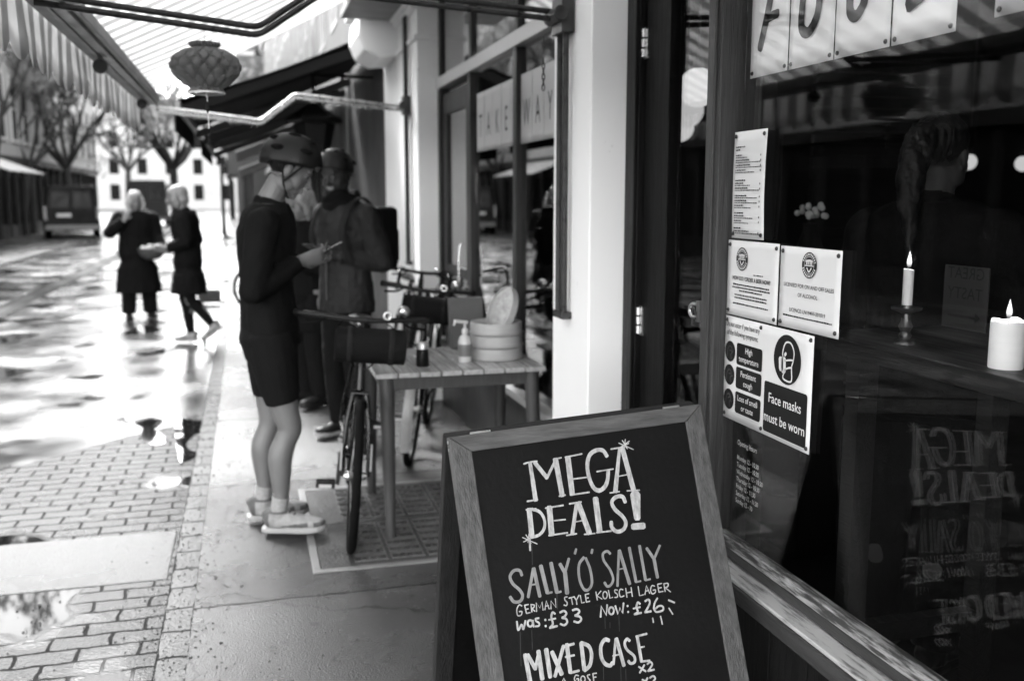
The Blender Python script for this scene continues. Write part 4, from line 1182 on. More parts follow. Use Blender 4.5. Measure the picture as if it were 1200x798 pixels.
# ------------------------------------------------------------------ chalkboard
KB = 1.078
TL = CAM + (Vector((.403, 1.984, 1.05)) - CAM) * KB; BY, BL, BW, BR = .094, .3205, .6285 * KB, .0392
ex0 = Vector((math.cos(BY), math.sin(BY), 0)); nb = Vector((math.sin(BY), -math.cos(BY), 0))
ed0 = nb * math.sin(BL) - Vector((0, 0, 1)) * math.cos(BL)
ex = ex0 * math.cos(BR) - ed0 * math.sin(BR); ed = ed0 * math.cos(BR) + ex0 * math.sin(BR)
nn = ex.cross(ed).normalized()
if nn.dot(CAM - TL) < 0: nn = -nn
board = thing('chalkboard_sign', 'wooden framed A-board chalked with drink offers standing on the pavement', 'chalkboard', (TL.x + .3, TL.y - .1, 0))
ST, RA, TH = .051, .040, .024
def bp(s, d, h=0.0): return TL + ex * s + ed * d + nn * h
Ls = [(bp(s, 0).z - .002) / -ed.z for s in (0, BW)]
def plank(mb, q, h0, h1):  # quad in board coordinates with depth
    mb.hexa([bp(s, d, h0) for s, d in q] + [bp(s, d, h1) for s, d in q])
b = MB(); plank(b, [(0, 0), (BW, 0), (BW - ST, RA), (ST, RA)], -TH, 0); b.build('top_rail', M['frame_x'], board, bevel=.002)
b = MB(); plank(b, [(0, .001), (ST - .0005, RA + .0005), (ST, Ls[0]), (0, Ls[0])], -TH, 0); b.build('stile', M['frame_z'], board, bevel=.002)
b = MB(); plank(b, [(BW - ST + .0005, RA + .0005), (BW, .001), (BW, Ls[1]), (BW - ST, Ls[1])], -TH, 0); b.build('stile', M['frame_z'], board, bevel=.002)
b = MB(); plank(b, [(ST, .93), (BW - ST, .93), (BW - ST, .97), (ST, .97)], -TH, 0); b.build('bottom_rail', M['frame_x'], board, bevel=.002)
b = MB(); plank(b, [(ST - .006, RA - .006), (BW - ST + .006, RA - .006), (BW - ST + .006, .935), (ST - .006, .935)], -.016, -.006); panel = b.build('board_panel', M['boardblack'], board)
# rear leaf
nb2 = -nb; edr = (nb2 * math.sin(.30) - Vector((0, 0, 1)) * math.cos(.30))
edr = edr * math.cos(BR) + ex0 * math.sin(BR)
o2 = bp(0, 0, -TH - .002); n2 = ex.cross(edr).normalized()
if n2.dot(nb2) < 0: n2 = -n2
def bq(s, d, h=0.0): return o2 + ex * s + edr * d + n2 * h
L2 = [(bq(s, 0).z - .002) / -edr.z for s in (0, BW)]
b = MB()
for q in ([(0, 0), (BW, 0), (BW - ST, RA), (ST, RA)], [(0, .001), (ST - .0005, RA + .0005), (ST, L2[0]), (0, L2[0])], [(BW - ST + .0005, RA + .0005), (BW, .001), (BW, L2[1]), (BW - ST, L2[1])]):
    b.hexa([bq(s, d, 0) for s, d in q] + [bq(s, d, TH) for s, d in q])
b.build('rear_frame', M['backwood'], board, bevel=.002)
b = MB(); q = [(ST - .004, RA - .004), (BW - ST + .004, RA - .004), (BW - ST + .004, .95), (ST - .004, .95)]
b.hexa([bq(s, d, .004) for s, d in q] + [bq(s, d, .014) for s, d in q]); b.build('rear_panel', M['boardblack'], board)
b = MB()
for s in (.06, BW - .1): b.tube([bp(s, -.002, -TH), bp(s + .05, -.002, -TH)], .004, 8)
b.build('hinge', M['steel'], board)
b = MB()
for d in (.012, .03): b.tube([bp(-.002, d, -.012), bp(.002, d, -.012)], .004, 8)
b.build('screw', M['steel'], board)

def on_board(u, v, h):
    o = bp(0, 0, h); r = ray(u, v); k = (o - CAM).dot(nn) / r.dot(nn); return CAM + r * k
lift = [0]
def stroke(mb, pts, w, crop, curve=True):
    ox, oy, sc_ = crop
    lift[0] += 1
    h = -.006 + .0006 + .00001 * (lift[0] % 60)
    P = [on_board(ox + x / sc_, oy + y / sc_, h) for x, y in pts]
    k = 1 / (sc_ * 497.0)
    ribbon(mb, P, [q * k for q in w] if hasattr(w, '__len__') else w * k, nn, curve=curve)
def pill(mb, pts, w, crop): stroke(mb, pts, w, crop, False)
A = (580, 500, 4.9875); B = (580, 630, 4.75)
big = MB()
for pts, w in [
 ([(205, 210), (238, 428)], (24, 30)), ([(232, 208), (305, 298)], 24), ([(303, 300), (356, 192)], 16), ([(354, 190), (393, 400)], 34),
 ([(168, 217), (200, 207), (246, 201)], 10), ([(340, 190), (388, 180)], 9), ([(188, 435), (250, 425)], 10), ([(375, 405), (412, 398)], 9),
 ([(426, 180), (452, 392)], 36), ([(410, 178), (470, 166), (508, 158)], 10), ([(455, 305), (535, 295)], 9), ([(440, 398), (552, 382)], 10),
 ([(655, 172), (630, 138), (590, 138), (552, 168), (540, 230), (552, 300), (577, 355), (610, 372), (642, 350), (658, 310), (662, 255)], 25), ([(595, 262), (640, 254), (692, 246)], 9),
 ([(728, 128), (704, 378)], (20, 32)), ([(745, 126), (810, 368)], 34), ([(678, 130), (760, 118)], 10), ([(718, 290), (774, 279)], 8), ([(672, 386), (728, 378)], 9), ([(772, 374), (845, 370)], 9),
 ([(200, 482), (216, 638)], 32), ([(182, 485), (240, 478)], 10), ([(215, 480), (262, 497), (288, 540), (288, 592), (260, 630), (215, 645)], 18),
 ([(318, 470), (332, 628)], 36), ([(295, 475), (400, 458)], 10), ([(345, 548), (412, 541)], 9), ([(315, 635), (425, 618)], 10),
 ([(478, 445), (452, 626)], 24), ([(487, 445), (552, 620)], 34), ([(435, 450), (505, 438)], 10), ([(468, 555), (520, 546)], 8), ([(418, 634), (478, 624)], 9), ([(522, 628), (585, 622)], 9),
 ([(588, 418), (612, 610)], 36), ([(595, 618), (680, 608)], 10),
 ([(762, 440), (745, 408), (708, 410), (683, 440), (702, 482), (745, 522), (765, 560), (752, 598), (715, 612), (684, 588), (680, 555)], 24),
 ([(820, 395), (832, 535)], (68, 42)), ([(806, 583), (870, 578)], 40)]: stroke(big, pts, w, A)
big.build('chalk_title', M['chalk'], panel)
star = MB()
for cx, cy in ((760, 105), (197, 656)):
    for pts in ([(-36, -10), (50, 28)], [(2, -32), (-4, 20)], [(-16, -26), (14, 24)], [(26, -22), (-24, 14)], [(-30, 16), (22, -8)]):
        pill(star, [(cx + x, cy + y) for x, y in pts], 6, A)
pill(star, [(203, 660), (206, 722)], 12, A)
star.build('chalk_star', M['chalk'], panel)
sal = MB()
for pts, w in [
 ([(150, 208), (138, 182), (106, 182), (84, 215), (100, 255), (138, 290), (154, 322), (140, 352), (106, 355), (84, 328)], 17),
 ([(214, 170), (185, 330)], 17), ([(216, 170), (250, 325)], 21), ([(200, 262), (240, 255)], 9), ([(255, 155), (292, 305)], 23), ([(292, 308), (318, 302)], 12),
 ([(312, 140), (345, 303)], 23), ([(345, 305), (368, 298)], 12), ([(362, 145), (393, 200)], 20), ([(412, 115), (390, 192)], 16), ([(390, 190), (402, 308)], 25),
 ([(452, 62), (445, 88)], 14), ([(542, 65), (538, 85)], 15), ([(495, 108), (468, 150), (470, 225), (493, 283), (520, 288), (540, 250), (530, 175), (505, 112)], 16),
 ([(642, 88), (625, 74), (602, 88), (606, 126), (640, 176), (658, 226), (648, 258), (626, 270), (610, 248)], 15), ([(690, 70), (682, 268)], 15), ([(693, 70), (750, 256)], 20), ([(685, 176), (722, 168)], 8),
 ([(748, 55), (785, 243)], 19), ([(785, 246), (812, 240)], 11), ([(805, 45), (838, 233)], 19), ([(838, 236), (865, 229)], 11), ([(845, 58), (884, 115)], 18), ([(918, 42), (886, 117)], 15), ([(885, 115), (905, 220)], 21)]: stroke(sal, pts, w, B)
sal.build('chalk_beer_name', M['chalkgrey'], panel)
sm = MB()
def ell(cx, cy, rx, ry, n=10): return [(cx + rx * math.sin(2 * math.pi * k / n), cy - ry * math.cos(2 * math.pi * k / n)) for k in range(n + 1)]
for pts in [
 [(150, 378), (135, 373), (122, 397), (126, 430), (145, 430), (150, 410), (135, 410)]]: stroke(sm, pts, 7, B)
for pts in [[(165, 375), (176, 420)], [(165, 375), (186, 370)], [(170, 398), (186, 394)], [(176, 420), (196, 415)],
 [(200, 370), (206, 412)], [(203, 392), (223, 408)], [(232, 410), (230, 360), (250, 390), (262, 355), (268, 402)], [(278, 400), (286, 350), (302, 395)], [(280, 380), (298, 376)],
 [(312, 395), (312, 350), (340, 387), (336, 338)], [(412, 335), (440, 328)], [(425, 331), (432, 370)], [(440, 325), (452, 346)], [(468, 318), (453, 346), (456, 370)],
 [(475, 320), (483, 362), (498, 358)], [(503, 315), (509, 357)], [(503, 315), (523, 310)], [(506, 336), (521, 333)], [(509, 357), (528, 352)],
 [(562, 300), (570, 346)], [(590, 295), (568, 322), (596, 340)], [(632, 292), (640, 336), (656, 330)], [(728, 280), (735, 331)], [(758, 275), (765, 326)], [(732, 306), (762, 300)],
 [(797, 270), (805, 322), (826, 316)], [(835, 316), (843, 265), (862, 309)], [(840, 296), (856, 292)], [(905, 258), (913, 302)], [(905, 258), (929, 253)], [(908, 280), (927, 276)], [(913, 302), (936, 297)],
 [(940, 255), (948, 299)], [(950, 278), (978, 301)], [(545, 755), (551, 800)], [(545, 755), (566, 752)], [(548, 776), (563, 773)], [(375, 800), (383, 780), (393, 800)]]: pill(sm, pts, 7, B)
for pts in [[(200, 370), (219, 374), (215, 388), (203, 392)], [(402, 328), (389, 331), (390, 346), (402, 360), (398, 376), (384, 373)], ell(613, 318, 12, 20), [(682, 290), (668, 289), (668, 302), (682, 315), (680, 329), (667, 331)],
 [(713, 288), (698, 286), (692, 305), (700, 328), (719, 322)], [(889, 268), (874, 266), (866, 290), (876, 311), (892, 304), (893, 289), (880, 291)], [(940, 255), (962, 253), (962, 270), (944, 278)],
 [(466, 766), (450, 764), (442, 785), (452, 800), (465, 796), (465, 783), (455, 784)], ell(490, 785, 12, 17), [(528, 760), (515, 765), (520, 780), (530, 792), (520, 803)]]: stroke(sm, pts, 7, B)
sm.build('chalk_small_print', M['chalk'], panel)
pr_ = MB()
for pts, w in [([(122, 465), (130, 513), (148, 482), (158, 508), (170, 460)], 11), ([(226, 448), (229, 462), (245, 473), (245, 488), (225, 492)], 10), ([(245, 446), (226, 449)], 10),
 ([(335, 422), (320, 415), (314, 440), (322, 478), (306, 500)], 12), ([(362, 415), (384, 406), (398, 420), (386, 438), (374, 444), (396, 450), (402, 470), (386, 485), (364, 478)], 12),
 ([(432, 402), (456, 396), (470, 408), (458, 426), (446, 432), (472, 438), (480, 455), (464, 470), (440, 464)], 12),
 ([(808, 367), (795, 359), (788, 385), (795, 412), (776, 425)], 12), ([(836, 352), (854, 343), (862, 360), (850, 390), (834, 414)], 12), (ell(196, 475, 14, 18), 11), (ell(648, 405, 14, 20), 11),
 ([(905, 335), (890, 360), (885, 393), (898, 411), (922, 408), (938, 398), (932, 380), (912, 379), (893, 394)], 11)]: stroke(pr_, pts, w, B)
for pts, w in [([(211, 458), (216, 495)], 10), ([(280, 453), (281, 459)], 12), ([(282, 487), (283, 493)], 12), ([(305, 500), (346, 490)], 12), ([(300, 456), (338, 448)], 10),
 ([(588, 440), (592, 380), (620, 430), (625, 372)], 12), ([(670, 378), (685, 424), (696, 388), (710, 419), (716, 362)], 11), ([(738, 376), (739, 381)], 12), ([(741, 409), (742, 414)], 12),
 ([(776, 425), (815, 416)], 12), ([(770, 393), (808, 385)], 10), ([(834, 414), (869, 408)], 12), ([(966, 346), (1000, 360)], 10), ([(968, 390), (990, 425)], 9), ([(878, 445), (882, 470)], 9), ([(922, 435), (932, 480)], 9),
 ([(800, 716), (840, 742)], 11), ([(832, 706), (806, 750)], 11), ([(852, 740), (887, 732)], 11), ([(820, 788), (860, 812)], 11), ([(850, 778), (826, 822)], 11)]: pill(pr_, pts, w, B)
for pts, w in [([(848, 702), (864, 690), (876, 702), (864, 724), (852, 740)], 11), ([(862, 778), (880, 768), (892, 780), (880, 800), (868, 815)], 11)]: stroke(pr_, pts, w, B)
for pts, w in [([(168, 650), (196, 800)], 26), ([(182, 650), (226, 728)], 22), ([(226, 730), (244, 630)], 17), ([(242, 630), (264, 785)], 26), ([(285, 620), (308, 773)], 26), ([(318, 635), (372, 758)], 25), ([(382, 600), (334, 770)], 20),
 ([(400, 592), (420, 748)], 24), ([(385, 603), (440, 589)], 14), ([(392, 662), (442, 652)], 12), ([(420, 750), (468, 738)], 14), ([(480, 585), (498, 733)], 24), ([(672, 562), (660, 703)], 15), ([(676, 560), (718, 710)], 22), ([(656, 656), (702, 646)], 9),
 ([(792, 547), (815, 683)], 19), ([(785, 548), (845, 533)], 12), ([(800, 611), (832, 604)], 10), ([(812, 688), (862, 682)], 12)]: pill(pr_, pts, w, B)
for pts, w in [([(480, 583), (522, 602), (538, 650), (528, 708), (498, 737)], 21), ([(635, 570), (611, 566), (590, 602), (592, 660), (612, 698), (640, 710), (654, 694)], 21),
 ([(750, 572), (735, 562), (722, 587), (736, 622), (774, 656), (778, 688), (756, 698), (742, 684)], 16)]: stroke(pr_, pts, w, B)
pr_.build('chalk_prices', M['chalk'], panel)
dr = MB()
for x, ya, yb_ in ((140, 522, 712), (205, 512, 622), (612, 440, 505), (690, 430, 520), (603, 715, 790), (700, 715, 795), (205, 30, 150), (345, 310, 395), (728, 730, 800), (640, 470, 500)): pill(dr, [(x, ya), (x + (yb_ - ya) * .03, yb_)], 4, B)
dr.build('chalk_drips', M['drip'], panel)

# ------------------------------------------------------------------ table and what stands on it
TX0, TX1, TY0, TY1, TZ = .545, 1.355, 4.33, 5.06, .76
tb = thing('wooden_table', 'small slatted wooden table, wet and pale, against the cafe window', 'table', ((TX0 + TX1) / 2, (TY0 + TY1) / 2, 0))
b = MB(); n = 8; w = (TX1 - TX0) / n
for k in range(n): b.box((TX0 + k * w + (.004 if k else 0), TY0, TZ - .022), (TX0 + (k + 1) * w - (.004 if k < n - 1 else 0), TY1, TZ))
b.build('tabletop', M['tablewood'], tb, bevel=.003)
b = MB(); q = .035
b.box((TX0 + q, TY0 + q, TZ - .085), (TX1 - q, TY0 + q + .02, TZ - .023)); b.box((TX0 + q, TY1 - q - .02, TZ - .085), (TX1 - q, TY1 - q, TZ - .023))
b.box((TX0 + q, TY0 + q + .02, TZ - .085), (TX0 + q + .02, TY1 - q - .02, TZ - .023)); b.box((TX1 - q - .02, TY0 + q + .02, TZ - .085), (TX1 - q, TY1 - q - .02, TZ - .023))
b.build('apron', M['tableleg'], tb, bevel=.003)
for sx in (0, 1):
    for sy in (0, 1):
        x = TX0 + .055 if sx == 0 else TX1 - .055; y = TY0 + .06 if sy == 0 else TY1 - .06
        fx = x + (-.01 if sx == 0 else -.005); fy = y + (-.12 if sy == 0 else -.02)
        b = MB(); b.tube([(x, y, TZ - .024), ((x + fx) / 2, (y + fy) / 2, TZ / 2), (fx, fy, 0.001)], [.036, .031, .022], 12); b.build('leg', M['tableleg'], tb, smooth=50)
c = atZ(598, 420, TZ); c = Vector((c.x - .06, c.y + .05, TZ))
st = thing('bamboo_steamer', 'round three tier bamboo steamer on the table', 'steamer', c)
for k in range(3):
    b = MB(); z = k * .062; r = .134 - .0015 * k
    b.lathe([(r - .008, z), (r, z + .002), (r, z + .056), (r - .004, z + .060), (r - .010, z + .060), (r - .012, z + .02), (.002, z + .02)], c, 40)
    b.tube([c + Vector(((r + .002) * math.cos(a), (r + .002) * math.sin(a), z + .008)) for a in [2 * math.pi * q / 40 for q in range(40)]], .004, 6, closed=True)
    b.build('tier', M['bamboo'], st, smooth=40)
lid = thing('steamer_lid', 'domed woven bamboo lid propped upright in the open steamer', 'lid', c + Vector((0, 0, .14)))
lc = c + Vector((.035, 0, .235)); ax = Vector((-.9, -.18, .36)).normalized()
b = MB(); b.lathe([(.118, -.012), (.122, -.012), (.122, .02), (.116, .022), (.116, -.008)], lc, 44, axis=ax); b.build('rim', M['bamboo'], lid, smooth=40)
b = MB(); b.lathe([(.116, .012), (.10, .022), (.06, .034), (.002, .04), (.002, .034), (.06, .028), (.1, .016)], lc, 44, axis=ax); b.build('woven_top', M['weave'], lid, smooth=50)
c = atZ(545, 424, TZ)
t = thing('spray_bottle', 'clear pump bottle standing in front of the steamer on the table', 'bottle', (c.x, c.y, TZ))
b = MB(); b.lathe([(.03, 0), (.034, .006), (.034, .10), (.026, .125), (.012, .135), (.012, .145)], (c.x, c.y, TZ), 22); b.build('bottle', M['plastic'], t, smooth=50)
b = MB(); p = Vector((c.x, c.y, TZ)); b.lathe([(.015, .142), (.015, .162), (.007, .166), (.006, .19)], p, 14); b.bar(p + Vector((.012, .005, .195)), p + Vector((-.055, -.02, .205)), .016, .014); b.tube([p + Vector((-.052, -.02, .203)), p + Vector((-.06, -.024, .185))], .005, 8)
b.build('pump', M['paper'], t, smooth=40)
b = MB(); b.lathe([(.0345, .03), (.0348, .032), (.0348, .088), (.0345, .09)], (c.x, c.y, TZ), 22); b.build('label', M['greytrim'], t, smooth=50)
c = atZ(487, 421, TZ)
t = thing('glass_jar', 'small dark jar with shiny metal lid at the back of the table', 'jar', (c.x, c.y - .2, TZ))
p = Vector((c.x, c.y - .2, TZ)); b = MB(); b.lathe([(.03, 0), (.032, .004), (.03, .07), (.026, .085)], p, 20); b.build('jar', M['vanglass'], t, smooth=50)
b = MB(); b.lathe([(.029, .084), (.029, .108), (.026, .114), (.001, .115)], p, 20); b.build('lid', M['steel'], t, smooth=50)
c = atZ(566, 408, TZ); p = Vector((c.x - .08, 5.0, TZ))
t = thing('paper_bag', 'plain grey paper bag upright behind the bottle and steamer', 'bag', p)
b = MB(); b.hexa([p + Vector(v) for v in ((-.09, -.045, 0), (.09, -.045, 0), (.09, .045, 0), (-.09, .045, 0), (-.10, -.02, .27), (.085, -.022, .275), (.085, .022, .275), (-.10, .02, .27))])
b.build('bag', M['kraft'], t, bevel=.006)
b = MB(); b.box((p.x - .09, p.y - .026, TZ + .255), (p.x + .08, p.y - .0235, TZ + .262)); b.build('fold', M['kraft'], t)

# ------------------------------------------------------------------ bicycles
def bicycle(label, loc, rz, lean=0.0, paint='bikeblack', drop=False, bag=False, guards=None, group='bicycles parked along the shops', bw=.62, steer=0.0):
    t = thing('bicycle', label, 'bicycle', loc, rz, group)
    t.rotation_euler = (0, lean, rz)
    pm = M[paint]; RW = .338
    rear, front, bb = Vector((0, -.52, RW)), Vector((0, .53, RW)), Vector((0, -.07, .28))
    st_, hb, ht = Vector((0, -.23, .82)), Vector((0, .395, .70)), Vector((0, .345, .95))
    b = MB()
    b.tube([bb, st_ + Vector((0, -.015, .05))], .016, 10); b.tube([hb, ht + Vector((0, -.01, .02))], .02, 10)
    b.tube([st_, ht - Vector((0, -.01, .03))], .016, 10); b.tube([bb, hb + Vector((0, 0, .03))], .019, 10)
    for s in (-1, 1):
        b.tube([bb + Vector((.02 * s, 0, 0)), Vector((.06 * s, -.44, RW)), rear + Vector((.065 * s, 0, 0))], .009, 8); b.tube([st_ + Vector((.012 * s, -.01, -.02)), Vector((.06 * s, -.46, .46)), rear + Vector((.065 * s, 0, 0))], .008, 8)
    b.tube([bb - Vector((.04, 0, 0)), bb + Vector((.04, 0, 0))], .024, 12)
    b.build('frame', pm, t, smooth=50, local=True)
    b = MB()
    for s in (-1, 1): b.tube(catmull([hb + Vector((.03 * s, .005, -.02)), Vector((.05 * s, .43, .55)), Vector((.055 * s, .46, .45)), front + Vector((.055 * s, 0, 0))], 4), [.014] * 4 + [.012] * 4 + [.010] * 5, 8)
    b.tube([hb + Vector((-.04, .003, -.015)), hb + Vector((.04, .003, -.015))], .016, 8)
    b.build('fork', pm, t, smooth=50, local=True)
    for c in (rear, front):
        w = MB(); w.tube([c + Vector((0, (RW - .017) * math.cos(a), (RW - .017) * math.sin(a))) for a in [2 * math.pi * k / 56 for k in range(56)]], .019, 10, closed=True)
        tyre = w.build('wheel', M['rubber'], t, smooth=60, local=True)
        w = MB()
        ring = [c + Vector((0, (RW - .038) * math.cos(a), (RW - .038) * math.sin(a))) for a in [2 * math.pi * k / 56 for k in range(56)]]
        w.tube(ring, [(.011, .008)] * 56, 8, closed=True, ell=(1, 0, 0)); w.build('rim', M['black'] if paint == 'bikeblack' else M['steel'], tyre, smooth=60, local=True)
        w = MB()
        for k in range(28):
            a = 2 * math.pi * k / 28; s = .022 if k % 2 else -.022; a2 = a + (.5 if k % 4 < 2 else -.5)
            w.tube([c + Vector((s, .022 * math.cos(a2), .022 * math.sin(a2))), c + Vector((0, (RW - .042) * math.cos(a), (RW - .042) * math.sin(a)))], .0012, 4)
        w.build('spokes', M['steel'], tyre, local=True)
        w = MB(); w.lathe([(.012, -.05), (.024, -.03), (.014, -.018), (.014, .018), (.024, .03), (.012, .05)], c, 14, axis=(1, 0, 0)); w.build('hub', M['steel'], tyre, smooth=50, local=True)
    b = MB(); h = ht + Vector((0, .02, .06))
    b.tube([ht - Vector((0, -.01, .03)), ht + Vector((0, -.01, .06)), h + Vector((0, .05, .01))], .014, 8)
    if drop:
        b.tube(catmull([h + Vector((x * bw, y, z)) for x, y, z in ((-.36, .02, -.12), (-.37, .12, -.10), (-.36, .13, -.01), (-.33, .06, .02), (0, .05, .01), (.33, .06, .02), (.36, .13, -.01), (.37, .12, -.10), (.36, .02, -.12))], 5), .0125, 8)
    else:
        b.tube(catmull([h + Vector((x, y, z)) for x, y, z in ((-bw / 2, -.03, .02), (-bw * .3, .03, .02), (0, .05, .01), (bw * .3, .03, .02), (bw / 2, -.03, .02))], 5), .0125, 8)
    hbar = b.build('handlebar', M['black'], t, smooth=50, local=True)
    for s in (-1, 1):
        w = MB(); e = h + Vector((s * bw / 2, -.03, .02)); w.tube([e, e + Vector((-s * .12, .033, 0))], .017, 10)
        w.tube(catmull([e + Vector((-s * .15, .06, -.005)), e + Vector((-s * .10, .075, -.03)), e + Vector((-s * .03, .045, -.04))], 4), .006, 6)
        w.build('grip', M['rubber'], hbar, smooth=50, local=True)
    w = MB(); q = h + Vector((-.10, .05, .035)); w.tube([q + Vector((.016 * math.cos(a), .0, .016 * math.sin(a))) for a in [2 * math.pi * k / 18 for k in range(18)]], .006, 8, closed=True); w.build('bell', M['steel'], hbar, smooth=50, local=True)
    for s in (-1, 1):
        w = MB(); w.tube(catmull([h + Vector((.1 * s, .05, .0)), h + Vector((.12 * s, .16, -.02)), h + Vector((.05 * s, .14, -.16)), h + Vector((.03 * s, .06, -.2))], 5), .0035, 6); w.build('cable', M['rubber'], hbar, smooth=50, local=True)
    b = MB()
    so = Vector((0, -.245, .93))
    b.tube([st_ + Vector((0, -.01, .03)), so - Vector((0, 0, .03))], .012, 8)
    b.tube([so + Vector((0, -.13, .0)), so + Vector((0, -.06, .005)), so + Vector((0, .05, 0)), so + Vector((0, .14, -.01))], [(.06, .025), (.075, .03), (.035, .022), (.014, .014)], 14, ell=(1, 0, 0))
    b.build('saddle', M['black'], t, smooth=50, local=True)
    b = MB(); b.lathe([(.088, -.003), (.09, 0), (.088, .003)], bb + Vector((.05, 0, 0)), 30, axis=(1, 0, 0)); b.tube([bb + Vector((.062, 0, 0)), bb + Vector((.068, .10, -.13))], .011, 8); b.tube([bb - Vector((.062, 0, 0)), bb + Vector((-.068, -.10, .13))], .011, 8)
    b.tube([bb + Vector((.05, 0, .088)), rear + Vector((.05, 0, .03))], .004, 6); b.tube([bb + Vector((.05, 0, -.088)), rear + Vector((.05, 0, -.03))], .004, 6)
    b.build('crankset', M['darksteel'], t, smooth=40, local=True)
    for s, e in ((1, Vector((.068, .10, -.13))), (-1, Vector((-.068, -.10, .13)))):
        b = MB(); o = bb + e
        for q in (-.035, 0, .035): b.box(o + Vector((s * .012, q - .008, -.012)), o + Vector((s * .105, q + .008, .012)))
        b.box(o + Vector((s * .045, -.035, -.009)), o + Vector((s * .075, .035, .009))); b.build('pedal', M['black'], t, bevel=.002, local=True)
        b = MB()
        for q in (-.044, .044): b.box(o + Vector((s * .03, q - .003, -.008)), o + Vector((s * .09, q + .003, .008)))
        b.build('reflector', M['plate'], t, local=True)
    if guards:
        for c, a0, a1 in ((rear, 20, 215), (front, -10, 150)):
            b = MB(); pts = [c + Vector((0, (RW + .022) * -math.cos(R(a)), (RW + .022) * math.sin(R(a)))) for a in range(a0 - 20, a1 - 20, 8)]
            if c is front: pts = [Vector((0, 2 * c.y - p.y, p.z)) for p in pts]; pts = [Vector((0, c.y + (c.y - p.y), p.z)) for p in pts] if False else pts
            b.tube(pts, [(.028, .006)] * len(pts), 8, ell=(1, 0, 0)); b.build('mudguard', M[guards], t, smooth=50, local=True)
    for s in (-1, 1):   # white reflector strips on the fork legs
        if bag and not guards:
            b = MB(); b.bar(Vector((.066 * s, .478, .47)), Vector((.066 * s, .525, .36)), .008, .016); b.build('fork_reflector', M['sole'], t, local=True)
    if bag:
        b = MB(); q = h + Vector((-.03, .13, -.09)); b.tube([q - Vector((.155, 0, 0)), q - Vector((.15, 0, 0)), q + Vector((.15, 0, 0)), q + Vector((.155, 0, 0))], [.062, .078, .078, .062], 22)
        g = b.build('handlebar_bag', M['fabricdark'], t, smooth=40, local=True)
        b = MB()
        for x in (-.09, .09):
            b = MB(); b.tube([q + Vector((x, .081 * math.cos(a), .081 * math.sin(a))) for a in [2 * math.pi * k / 24 for k in range(24)]], [(.012, .002)] * 24, 6, closed=True, ell=(1, 0, 0))
            b.build('bag_strap', M['strap'], g, local=True)
        b = MB(); q = h + Vector((-.17, .02, .05)); b.lathe([(.02, 0), (.03, .02), (.022, .045), (.002, .055)], q, 14, axis=(0, 1, .4)); b.build('headlamp', M['steel'], t, smooth=50, local=True)
    return t
bicycle('nearest black bicycle facing the camera with a roll bag on its handlebar', (.445, 4.71, 0), R(180 - 5.5), R(-5), 'bikeblack', bag=True)
bicycle('dark bicycle with pale mudguards behind the table, its handlebar above the tabletop', (1.02, 6.0, 0), R(180 - 16), R(-6), 'bikeblack', guards='bikepale', bw=.56, bag=True)
bicycle('dark bicycle leaning by the cafe door beyond the one with pale mudguards', (1.12, 7.35, 0), R(180 - 2), R(-7), 'bikeblack', drop=True, bw=.5)
bicycle('black bicycle side on in the road edge, mostly hidden behind the cyclist', (.66, 13.5, 0), R(90), R(3), 'bikeblack')

